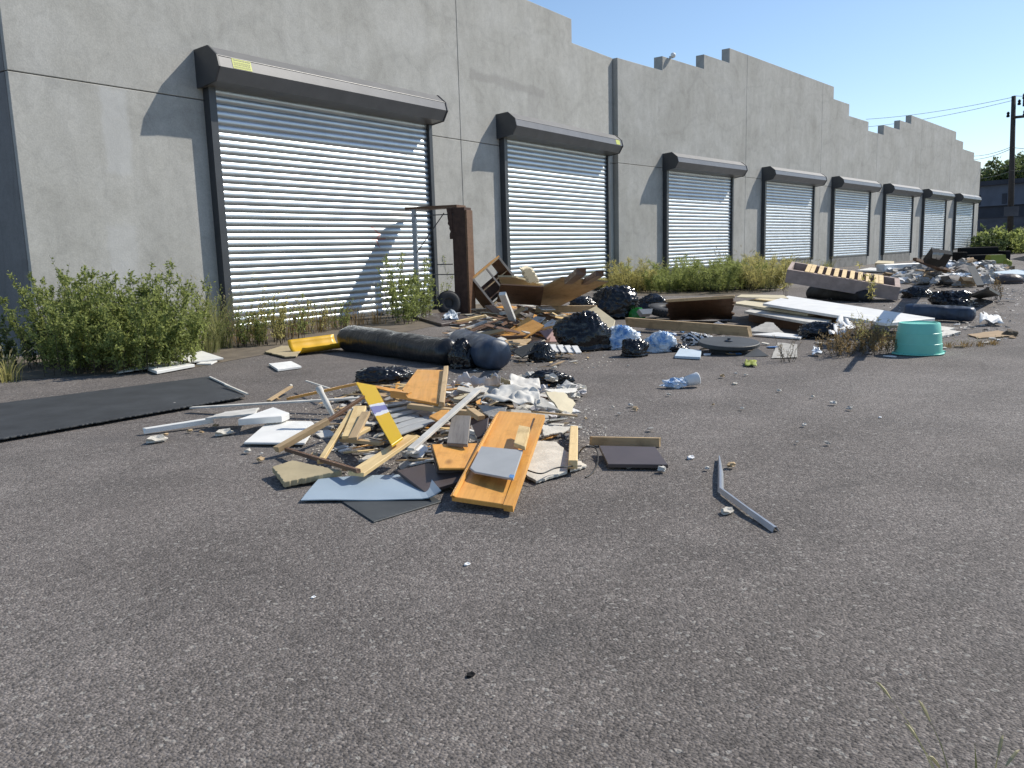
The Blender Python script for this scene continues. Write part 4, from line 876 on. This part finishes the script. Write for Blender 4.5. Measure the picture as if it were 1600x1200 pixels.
sheet('white_crumple', 'crumpled white plastic beside the foot of the upended frame', 'plastic sheet', [(694, 503, .02), (718, 503, .02), (715, 494, .06), (697, 494, .06)], 'bag_white', None, (16, 12), .16, 9, .003, seed=11)
bag('rubbish_bag', 'large shiny black rubbish bag at the back by the verge weeds', 'rubbish bag', 960, 499, 76, 52, 'bag_black', None, 21, .8, .3)
bag('rubbish_bag', 'knotted black rubbish bag behind the flat tyre', 'rubbish bag', 1018, 486, 56, 26, 'bag_black', None, 22, .7, .32)
bag('rubbish_bag', 'big black rubbish bag in front of the cream triangular panel', 'rubbish bag', 912, 549, 88, 62, 'bag_black', None, 23, .75, .24)
bag('rubbish_bag', 'small black bag in front of the blue and white plastic', 'rubbish bag', 991, 558, 42, 30, 'bag_black', None, 24, .8, .3)
bag('rubbish_bag', 'little black bag in front of the white ribbed panel', 'rubbish bag', 846, 566, 42, 28, 'bag_black', None, 25, .8, .3)
bag('rubbish_bag', 'black bag half buried under the plywood sheet', 'rubbish bag', 908, 478, 40, 16, 'bag_black', None, 26, .7, .3, base=.25)
bag('plastic_bag', 'blue and white plastic bags beside the big black rubbish bag', 'plastic bag', 966, 546, 62, 36, 'blue_white_bag', None, 27, .6, .34)
bag('plastic_bag', 'pale blue plastic bag next to the black and white cloth', 'plastic bag', 1032, 551, 44, 30, 'blue_white_bag', None, 28, .6, .36)
bag('striped_cloth', 'black and white striped cloth bundle behind the round disc', 'cloth', 1088, 540, 52, 20, 'zebra_cloth', None, 29, .6, .3)
bag('rubbish_bag', 'flat black bag in shadow between striped cloth and blue bag', 'rubbish bag', 1056, 550, 40, 16, 'bag_black', None, 30, .9, .3)
S_('blue_folder', 'flat blue and white folder lying left of the round disc', 'folder', [(1054, 556, .03), (1062, 544, .05), (1096, 547, .05), (1094, 558)], .025, 'light_blue')
bag('green_bottles', 'clump of green bottles beside the flat tyre', 'bottles', 996, 499, 26, 17, 'green_glass', None, 31, .8, .3)
S_('grey_box', 'grey plastic box end behind the green bottles', 'box', [(998, 483, .2), (1020, 482, .2), (1018, 490, .12), (1004, 491)], .12, 'grey_laminate')
stick('long_plank', 'long tan plank lying in front of the flat tyre', 'plank', (979, 503, .12), (1172, 518, .10), .07, .13, 'wood_tan')
tb = S_('propped_board', 'long dark board propped up behind the flat tyre', 'board', [(1041, 471, .40), (1148, 464, .46), (1144, 499, .02), (1046, 501)], .025, 'wood_brown', .03)
stick('board_edge', '', '', (1041, 470, .42), (1148, 463.5, .475), .07, .04, 'wood_tan', parent=tb)
# round disc with spindle
P = gp(1138, 556); aw = Vector((P.x, P.y, 0)).normalized(); dk = empty('round_disc', P+aw*.32+Vector((0, 0, .0))); tag(dk, 'dark round table top with a centre spindle lying face up', 'table top')
dk.rotation_euler = (rad(3), rad(-3), 0)
m = MB(); m.lathe([(0, .125), (.33, .125), (.338, .118), (.338, .085), (.325, .078), (0, .078)], 48); o = m.build('disc', 'dark_sheet', dk); fix_normals(o.data)
m = MB(); m.lathe([(0, .165), (.018, .165), (.018, .145), (.045, .138), (.05, .126), (0, .1255)], 16); m.build('spindle', 'rail_paint', dk)
m = MB(); m.lathe([(0, .077), (.20, .077), (.22, 0.004), (0, .004)], 24); m.build('base', 'rubber', dk)
S_('grey_flap', 'grey plastic flap lying against the right side of the round disc', 'plastic flap', [(1180, 544, .07), (1184, 544, .07), (1201, 556, .01), (1160, 558)], .006, 'dark_sheet')
sheet('green_wrapper', 'small lime green wrapper lying before the round disc', 'wrapper', [(1163, 572, .01), (1183, 573, .01), (1181, 566, .02), (1165, 564, .02)], 'lime_plastic', None, (8, 6), .04, 18, .002, seed=14)
# stacked door panels
bx0 = S_('hollow_door', 'lowest white door of the stack lying on the asphalt', 'door', [(1163, 486, .20), (1180, 481, .21), (1300, 500, .18), (1280, 506)], .035, 'white_dirty')
S_('hollow_door', 'cream door with an orange-tan face in the middle of the stack', 'door', [(1142, 473, .27), (1205, 463, .29), (1320, 482, .24), (1262, 490)], .035, 'cream_board')
S_('hollow_door', 'large white door on top of the stack behind the tub', 'door', [(1192, 474, .33), (1232, 462, .36), (1461, 497, .22), (1384, 505)], .035, 'white_paint')
S_('cream_panel', 'cream strip lying along the back of the door stack', 'panel', [(1150, 464, .32), (1158, 460, .34), (1225, 461, .37), (1232, 466)], .01, 'cream_board')
S_('hollow_door', 'grey-white door showing its end beside the tub', 'door', [(1372, 507, .11), (1400, 501, .13), (1492, 512, .05), (1476, 517)], .03, 'white_dirty')
S_('white_board', 'split white board on the ground right of the tub', 'board', [(1462, 520, .04), (1484, 515, .04), (1502, 518, .03), (1468, 526)], .025, 'white_dirty', .01)
cr_ = S_('shade_box', 'added dark box holding up the door stack, filling the shade beneath', 'box', [(1170, 487, .16), (1200, 480, .17), (1330, 500, .15), (1290, 508)], .15, 'wood_brown')  # added support, its dark colour stands in for the shade under the doors
S_('grey_box', 'flattened grey box in front of the door stack', 'box', [(1165, 517, .06), (1198, 503, .14), (1208, 504, .13), (1226, 521)], .03, 'plaster_grey', .008)
S_('white_sheet_board', 'white panel lying before the flattened grey box', 'panel', [(1172, 522, .03), (1216, 519, .03), (1256, 524, .03), (1250, 528)], .02, 'white_paint')
S_('white_card', 'bent white card beside the long tan plank', 'card', [(1108, 508, .10), (1122, 502, .16), (1146, 513, .08), (1130, 514)], .008, 'paper_white')
bag('rubbish_bag', 'black bag with white papers in front of the door stack', 'rubbish bag', 1284, 530, 70, 28, 'bag_black', None, 41, .7, .3)
sheet('white_crumple', 'crumpled white papers on the black bag before the door stack', 'paper', [(1300, 530, .1), (1338, 530, .1), (1334, 512, .16), (1304, 510, .2)], 'paper_white', None, (14, 12), .2, 7, .003, seed=17)
sheet('clear_wrap', 'crumpled clear plastic lying near the dry weeds', 'plastic', [(1268, 556, .01), (1284, 556, .01), (1282, 545, .06), (1270, 545, .06)], 'bag_white', None, (10, 8), .05, 14, .002, seed=19)
sheet('clear_sheet', 'flat translucent sheet on the asphalt behind the lone dry weed', 'plastic sheet', [(1205, 560, .006), (1246, 559, .006), (1246, 538, .008), (1215, 536, .008)], 'plaster_grey', None, (12, 10), .012, 8, 0, seed=20)
# slatted bed base
def bp(u, v, z): return gp(u, v, z)
FL, FR = gp(1226, 441, .41), gp(1402, 470, .02)
dirl = (FR-FL); Lb_ = dirl.length; xl = dirl.normalized(); yl = Vector((-xl.y, xl.x, 0)).normalized(); yl = -yl if yl.dot(Vector((FL.x, FL.y, 0))) < 0 else yl
yl = (yl - xl*yl.dot(xl)).normalized(); zl = xl.cross(yl); zl = -zl if zl.z < 0 else zl
bb = empty('bed_base', FL); bb.matrix_world = Matrix(((xl.x, yl.x, zl.x, FL.x), (xl.y, yl.y, zl.y, FL.y), (xl.z, yl.z, zl.z, FL.z), (0, 0, 0, 1))) @ Matrix.Rotation(rad(8), 4, 'X'); tag(bb, 'upholstered bed base turned over with its slats showing', 'bed base')
hB, wB = .27, 1.0
def bpart(nm, mat, *bx): m = MB(); m.box(*bx); return m.build(nm, mat, bb)
bpart('side_rail', 'upholstery', 0, Lb_, 0, .07, 0, hB); bpart('side_rail', 'upholstery', 0, Lb_, wB-.07, wB, 0, hB)
bpart('end_rail', 'upholstery', .001, .07, .071, wB-.071, .001, hB-.001); bpart('end_rail', 'upholstery', Lb_-.10, Lb_-.001, .071, wB-.071, .001, hB-.001)
bpart('base_cloth', 'brown_cloth', .071, Lb_-.101, .071, wB-.071, .02, .04)
for i in range(11):
    x = .28+i*(Lb_-.62)/10+(.12 if i in (0, 10) else 0)*(-1 if i else 1)*.5; bpart('slat', 'wood_pine', x, x+.085, .03, wB-.03, hB+.001, hB+.012)
roll('black_roll', 'rolled black rubber matting under the slatted bed base', gp(1285, 466)+Vector((.3, .3, .12)), gp(1372, 474)+Vector((.3, .25, .10)), .17, .14, 'rubber', seed=5, wr=.03)
roll('blue_roll', 'dark blue rolled carpet behind the tub', gp(1440, 505)+Vector((.5, .3, .13)), gp(1530, 508)+Vector((.4, .1, .11)), .12, .11, 'bolster_blue', seed=15, wr=.02)
sheet('white_crumple', 'white torn padding at the end of the blue rolled carpet', 'padding', [(1528, 508, .02), (1568, 508, .02), (1556, 497, .05), (1530, 497, .12)], 'paper_white', None, (14, 10), .12, 6, .003, seed=23)
S_('cardboard_sheet', 'flattened cardboard sheet on the asphalt right of the tub', 'cardboard', [(1512, 522, .02), (1560, 516, .03), (1585, 524, .02), (1530, 528)], .008, 'cardboard', .02)
bag('dirt_clod', 'dark clod at the end of the flattened cardboard sheet', 'clod', 1578, 526, 20, 10, 'soil', None, 46, .8, .3)
# turquoise tub, upside down
P = gp(1434, 557); k_ = ppm(P); r_ = 36/k_; aw = Vector((P.x, P.y, 0)).normalized(); tub = empty('plastic_tub', P+aw*r_); tag(tub, 'turquoise plastic tub standing upside down on the asphalt', 'tub')
h_ = 50/k_; rt_ = 30.5/k_
m = MB(); m.lathe([(0, h_-.012), (rt_*.86, h_-.012), (rt_*.88, h_), (rt_*.97, h_), (rt_, h_-.012), (rt_+(r_-rt_)*.30, h_*.70), (rt_+(r_-rt_)*.30+.004, h_*.69), (rt_+(r_-rt_)*.62, h_*.36), (rt_+(r_-rt_)*.62+.004, h_*.35), (r_*.97, .012), (r_*.96, .002), (r_*.93, .002), (rt_*.95, h_-.02), (0, h_-.02)], 56)
o = m.build('body', 'teal_plastic', tub, True); fix_normals(o.data); md = o.modifiers.new('edges', 'EDGE_SPLIT'); md.split_angle = rad(35)
m = MB(); n_ = 64; vs = []
for k_ in range(n_):
    a_ = 2*math.pi*k_/n_; chip = noise.noise(Vector((math.cos(a_)*2.2, math.sin(a_)*2.2, 3))); ro = r_*(1.06 if chip < .12 else 1.0) + .006*chip
    for rr, zz in ((r_*.955, .010), (ro, .008), (ro, .016), (r_*.968, .022)): vs.append((rr*math.cos(a_), rr*math.sin(a_), zz))
m.add(vs, [(k_*4+j, k_*4+(j+1) % 4, ((k_+1) % n_)*4+(j+1) % 4, ((k_+1) % n_)*4+j) for k_ in range(n_) for j in range(4)]); o = m.build('rim', 'teal_plastic', tub, True); fix_normals(o.data)
for a_ in (-165, 8):
    m = MB(); m.box(r_*.98, r_*1.18, -.06, .06, .010, .024); o = m.build('handle', 'teal_plastic', tub); o.rotation_euler[2] = math.atan2(rt0.y, rt0.x)+rad(a_)

# ---------------------------------------------------------------- far litter on the right
bag('rubbish_bag', 'torn black bag lying alone past the bed base', 'rubbish bag', 1487, 481, 64, 27, 'bag_black', None, 51, .7, .34)
bag('rubbish_bag', 'low black bag right of the end of the bed base', 'rubbish bag', 1432, 466, 38, 18, 'bag_black', None, 52, .8, .36)
bag('rubbish_bag', 'small black bag between the lone torn bag and the bed base', 'rubbish bag', 1460, 464, 20, 9, 'bag_black', None, 53, .8, .3)
S_('dark_slab', 'dark sloping slab beyond the torn black bag', 'slab', [(1516, 464, .10), (1546, 453, .35), (1562, 462, .1), (1530, 467)], .05, 'dark_sheet')
S_('dark_box', 'small dark box standing beyond the torn black bag', 'box', [(1526, 446, .45), (1538, 445, .45), (1537, 449, .40), (1527, 449)], .35, 'dark_sheet')
fp = S_('framed_panel', 'dark panel with pale frame lines leaning on the far rubbish', 'panel', [(1458, 395, 1.05), (1488, 398, .95), (1475, 420, .1), (1444, 411)], .06, 'black_void')
stick('frame_line', '', '', (1462, 396, 1.06), (1455, 413, .2), .05, .02, 'grey_laminate', parent=fp); stick('frame_line', '', '', (1470, 397, 1.04), (1460, 414, .2), .05, .02, 'grey_laminate', parent=fp); stick('frame_line', '', '', (1459, 408, .5), (1469, 409, .5), .05, .02, 'grey_laminate', parent=fp)
S_('dark_plank', 'long dark brown board sloping before the framed panel', 'plank', [(1426, 407, .75), (1432, 407, .75), (1492, 426, .15), (1480, 429)], .06, 'wood_brown')
stick('white_pipe', 'long white rolled mat lying before the far shutters', 'roll', (1375, 419, .25), (1438, 416, .25), .3, .25, 'white_paint')
S_('white_sheet_board', 'white board on the ground before the white rolled mat', 'panel', [(1338, 422, .1), (1360, 418, .12), (1428, 421, .1), (1410, 424)], .06, 'white_paint')
S_('yellow_board', 'faded yellow board before the fifth shutter', 'board', [(1367, 411, .25), (1372, 407, .3), (1397, 408, .3), (1396, 412)], .15, 'cream_board')
sf = empty('old_sofa', gp(1541, 411)); tag(sf, 'black discarded sofa at the end of the warehouse', 'sofa'); sf.rotation_euler[2] = math.atan2(rt0.y, rt0.x)
def sp(nm, *bx): m = MB(); m.box(*bx); o = m.build(nm, 'black_void', sf); md = o.modifiers.new('bevel', 'BEVEL'); md.width = .06; md.segments = 2; return o
sp('seat', -.92, .92, .0, .85, .05, .4); sp('backrest', -.92, .92, .6, .95, .38, .75); sp('armrest', -1.18, -.9, 0, .9, .05, .55); sp('armrest', .9, 1.16, 0, .9, .05, .55)
yb = empty('lime_bin', gp(1560, 412)); tag(yb, 'yellow-green plastic crate turned over before the black sofa', 'crate'); yb.rotation_euler[2] = math.atan2(rt0.y, rt0.x)
m = MB(); m.add([(-.4, 0, 0), (.4, 0, 0), (.4, .5, 0), (-.4, .5, 0), (-.33, .05, .4), (.33, .05, .4), (.33, .45, .4), (-.33, .45, .4)], [(0, 3, 2, 1), (4, 5, 6, 7), (0, 1, 5, 4), (1, 2, 6, 5), (2, 3, 7, 6), (3, 0, 4, 7)]); m.build('body', 'lime_plastic', yb)
m = MB(); m.box(-.43, .43, -.03, .53, .002, .06); m.build('rim', 'lime_plastic', yb)
bag('lime_bag', 'small yellow-green bag beside the overturned crate', 'plastic bag', 1574, 419, 12, 13, 'lime_plastic', None, 55, .8, .3)
S_('grey_crate', 'grey concrete-coloured box right of the overturned crate', 'box', [(1578, 405, .45), (1600, 400, .6), (1640, 404, .6), (1612, 410)], .5, 'sill_concrete')
S_('pale_mattress', 'pale blue mattress lying past the far litter', 'mattress', [(1542, 426, .2), (1586, 421, .22), (1660, 425, .22), (1640, 431)], .18, 'light_blue')
bag('brown_dome', 'brown dome-shaped padded seat lying on the asphalt', 'cushion', 1576, 444, 40, 19, 'brown_laminate', None, 57, .9, .06)
S_('pale_tray', 'pale flat tray left of the brown dome cushion', 'tray', [(1540, 440, .04), (1546, 435, .05), (1562, 436, .05), (1558, 441)], .04, 'light_blue')

# ---------------------------------------------------------------- scattered small pieces
CH = {}
def chip_mesh(kind, mat, k_):
    key = (kind, mat, k_)
    if key not in CH:
        r_ = random.Random(hash((kind, k_)) % 9999 if False else k_*17+len(kind)); n_ = r_.randint(4, 6)
        asp = {'splinter': .14, 'lath': .10}.get(kind, r_.uniform(.5, .9))
        P2 = [Vector((math.cos(2*math.pi*i/n_+r_.uniform(-.3, .3))*r_.uniform(.7, 1)*.5, math.sin(2*math.pi*i/n_+r_.uniform(-.3, .3))*r_.uniform(.7, 1)*.5*asp)) for i in range(n_)]
        me = slab_mesh(P2, {'splinter': .06, 'lath': .07}.get(kind, .09), 0, kind); me.materials.append(MATS[mat]); CH[key] = me
    return CH[key]
def crumple_mesh(mat, k_):
    key = ('c', mat, k_)
    if key not in CH:
        bm = bmesh.new(); bmesh.ops.create_icosphere(bm, subdivisions=2, radius=.5)
        for vv in bm.verts:
            d = vv.co.normalized(); r_ = .5*(1+.75*noise.noise(d*1.8+Vector((k_*5, 0, 1)))+.5*noise.noise(d*4.3+Vector((0, k_*3, 1)))); vv.co = d*r_; vv.co.z = max(-.16, vv.co.z*.75)
        me = bpy.data.meshes.new('crumple'); bm.to_mesh(me); bm.free(); me.materials.append(MATS[mat]); CH[key] = me
    return CH[key]
def scatter(nm, label, cat, group, n_, area, mats, size, zmax, kind='chip', crumple=False, tilt=25, sd=1):
    r_ = random.Random(sd)
    for i in range(n_):
        u, v, hf = area(r_); P = gp(u, v); s_ = r_.uniform(*size)
        me = crumple_mesh(mats[i % len(mats)], i % 4) if crumple else chip_mesh(kind, mats[i % len(mats)], i % 5)
        o = bpy.data.objects.new(nm, me); C0.objects.link(o); z = .012+hf*zmax*r_.random()
        o.location = (P.x, P.y, z + (.16*s_ if crumple else .03*s_)); o.scale = (s_, s_, s_*(r_.uniform(.5, 1) if crumple else min(1., .12/s_))); tl = tilt*(.25+hf)
        o.rotation_euler = (rad(r_.uniform(-tl, tl)), rad(r_.uniform(-tl, tl)), r_.uniform(0, 6.28)); tag(o, label, cat, group)
def disc(cu_, cv, ru, rv_):
    def f(r_):
        a_, q = r_.uniform(0, 6.283), math.sqrt(r_.random()); return cu_+math.cos(a_)*q*ru, cv+math.sin(a_)*q*rv_, max(0, 1-q)
    return f
NA = disc(700, 662, 205, 72); NB = disc(690, 650, 150, 45); NR = disc(850, 625, 60, 40)
scatter('plaster_chip', 'small broken plaster chip in the near heap', 'plaster chip', 'plaster chips in the near heap', 210, NA, ['plaster', 'plaster_grey', 'white_dirty', 'white_paint'], (.04, .22), .18, 'chip', tilt=38, sd=2)
scatter('wood_splinter', 'small wood splinter in the near heap', 'wood splinter', 'wood splinters in the near heap', 95, NA, ['wood_tan', 'wood_pine', 'wood_brown', 'wood_orange', 'wood_grey'], (.10, .45), .2, 'splinter', tilt=22, sd=3)
scatter('board_scrap', 'dark board scrap buried in the near heap', 'board scrap', 'dark scraps in the near heap', 60, NB, ['brown_laminate', 'wood_brown', 'wood_grey', 'cardboard'], (.15, .38), .12, 'chip', tilt=20, sd=4)
scatter('broken_board', 'broken pale board piece lying in the near heap', 'board', 'broken pale boards in the near heap', 40, disc(735, 645, 140, 45), ['plaster', 'white_dirty', 'cream_board', 'plaster_grey', 'hardboard'], (.2, .45), .16, 'chip', tilt=18, sd=41)
scatter('broken_plank', 'broken wooden plank piece lying in the near heap', 'plank', 'broken planks in the near heap', 36, disc(650, 645, 150, 45), ['wood_tan', 'wood_pine', 'wood_brown', 'wood_orange', 'wood_tan'], (.35, .7), .2, 'lath', tilt=16, sd=42)
scatter('broken_board', 'broken board piece lying in the middle heap', 'board', 'broken boards in the middle heap', 40, disc(815, 508, 100, 30), ['plaster', 'wood_tan', 'cream_board', 'wood_brown', 'wood_orange', 'white_dirty'], (.35, .8), .35, 'chip', tilt=24, sd=43)
scatter('paper_scrap', 'crumpled pale paper scrap in the near heap', 'paper scrap', 'crumpled paper in the near heap', 34, NR, ['plaster', 'cloth_pale', 'white_dirty'], (.05, .13), .14, 'chip', True, sd=5)
MBA = disc(815, 520, 115, 40); MBB = disc(850, 560, 70, 18)
scatter('plaster_chip', 'small broken plaster chip in the middle heap', 'plaster chip', 'plaster chips in the middle heap', 60, MBA, ['plaster', 'white_dirty', 'white_paint', 'plaster_grey'], (.08, .3), .3, 'chip', tilt=35, sd=6)
scatter('wood_splinter', 'wood splinter in the middle heap', 'wood splinter', 'wood splinters in the middle heap', 90, MBA, ['wood_brown', 'wood_tan', 'wood_orange', 'wood_pine', 'wood_brown'], (.3, .9), .3, 'splinter', tilt=30, sd=7)
scatter('board_scrap', 'brown board scrap buried in the middle heap', 'board scrap', 'brown scraps in the middle heap', 34, disc(830, 510, 95, 28), ['wood_brown', 'brown_laminate', 'wood_tan', 'cardboard'], (.25, .6), .3, 'chip', tilt=28, sd=8)
scatter('splinter', 'pale wood splinter on the asphalt before the little black bag', 'wood splinter', 'splinters before the middle heap', 34, MBB, ['wood_tan', 'plaster', 'wood_pine', 'cardboard'], (.08, .3), .05, 'splinter', tilt=10, sd=9)
CA = disc(1080, 535, 150, 24)
scatter('litter_scrap', 'scrap of litter strewn among the rubbish bags', 'litter', 'litter among the rubbish bags', 60, CA, ['paper_white', 'cardboard', 'plaster', 'bag_blue', 'wood_tan'], (.05, .2), .06, 'chip', tilt=25, sd=10)
scatter('litter_scrap', 'scrap of litter on the asphalt round the tub and doors', 'litter', 'litter round the tub', 60, disc(1420, 525, 170, 34), ['paper_white', 'plaster', 'cardboard', 'white_dirty', 'wood_grey'], (.04, .16), .03, 'chip', tilt=15, sd=11)
EA = disc(1482, 430, 98, 20)
scatter('crumpled_rubbish', 'crumpled piece of rubbish in the far litter field', 'litter', 'crumpled rubbish in the far litter field', 260, EA, ['trash_mix', 'paper_white', 'cardboard', 'dark_sheet', 'trash_mix', 'plaster_grey', 'wood_grey', 'bag_white'], (.15, .5), .3, 'chip', True, sd=12)
scatter('litter_board', 'flat board scrap in the far litter field', 'board scrap', 'board scraps in the far litter field', 50, EA, ['wood_grey', 'white_dirty', 'brown_laminate', 'cardboard'], (.3, 1.1), .3, 'chip', tilt=25, sd=13)
scatter('litter_scrap', 'dark litter scrap near the torn black bag', 'litter', 'dark litter near the torn bag', 60, disc(1500, 462, 100, 22), ['dark_sheet', 'brown_laminate', 'paper_white', 'wood_grey'], (.08, .4), .06, 'splinter', tilt=15, sd=14)
scatter('plaster_crumb', 'pale crumb of plaster lying loose on the open asphalt', 'plaster crumb', 'loose crumbs on the asphalt', 60, disc(800, 660, 560, 95), ['plaster', 'white_dirty', 'wood_tan', 'plaster_grey'], (.02, .05), 0, 'chip', True, sd=15)
for u, v, s_, mt, lb in ((247, 691, .14, 'plaster', 'ragged plaster lump beside the white moulded trim'), (352, 680, .13, 'plaster', 'ragged plaster lump between the white trim and white panel'), (1136, 802, .075, 'plaster', 'pale stone lying beside the bent metal trim'), (984, 731, .05, 'paper_white', 'white pebble before the lone brown board'), (1079, 717, .055, 'paper_white', 'white scrap between the brown board and bent trim'), (1148, 601, .06, 'plaster', 'small stone on the asphalt right of the cup'), (1375, 653, .03, 'paper_white', 'tiny white scrap far out on the open asphalt'), (730, 883, .03, 'paper_white', 'tiny white pebble on the near asphalt'), (490, 934, .02, 'paper_white', 'tiny pale pebble on the bare asphalt left of the white one'), (736, 1056, .03, 'black_void', 'small dark lump on the nearest asphalt')):
    o = bpy.data.objects.new('loose_lump', crumple_mesh(mt, 1)); C0.objects.link(o); P = gp(u, v); o.location = (P.x, P.y, .15*s_); o.scale = (s_, s_*.7, s_*.5); tag(o, lb, 'lump')
# fine crumbs nobody could count
def crumbs(nm, n_, area, mat, smin, smax, sd, label):
    r_ = random.Random(sd); m = MB()
    for i in range(n_):
        u, v, hf = area(r_); P = gp(u, v); s_ = r_.uniform(smin, smax); q = [Vector((r_.uniform(-1, 1), r_.uniform(-1, 1), r_.uniform(.0, .8)))*s_ for _ in range(4)]
        m.add([P+x+Vector((0, 0, .003)) for x in q], [(0, 1, 2), (0, 2, 3), (0, 3, 1), (1, 3, 2)])
    o = m.build(nm, mat); o['kind'] = 'stuff'; o['label'] = label
crumbs('plaster_crumbs', 4500, disc(690, 675, 260, 90), 'plaster', .003, .014, 31, 'fine pale plaster crumbs strewn round the near heap')
crumbs('plaster_crumbs', 900, disc(820, 545, 160, 45), 'plaster', .006, .02, 32, 'fine pale crumbs strewn round the middle heap')
crumbs('litter_crumbs', 1200, disc(1450, 470, 190, 60), 'trash_mix', .01, .045, 33, 'fine rubbish strewn over the far asphalt')
crumbs('grit', 900, disc(800, 880, 900, 330), 'plaster_grey', .0015, .005, 34, 'loose grit on the near asphalt')
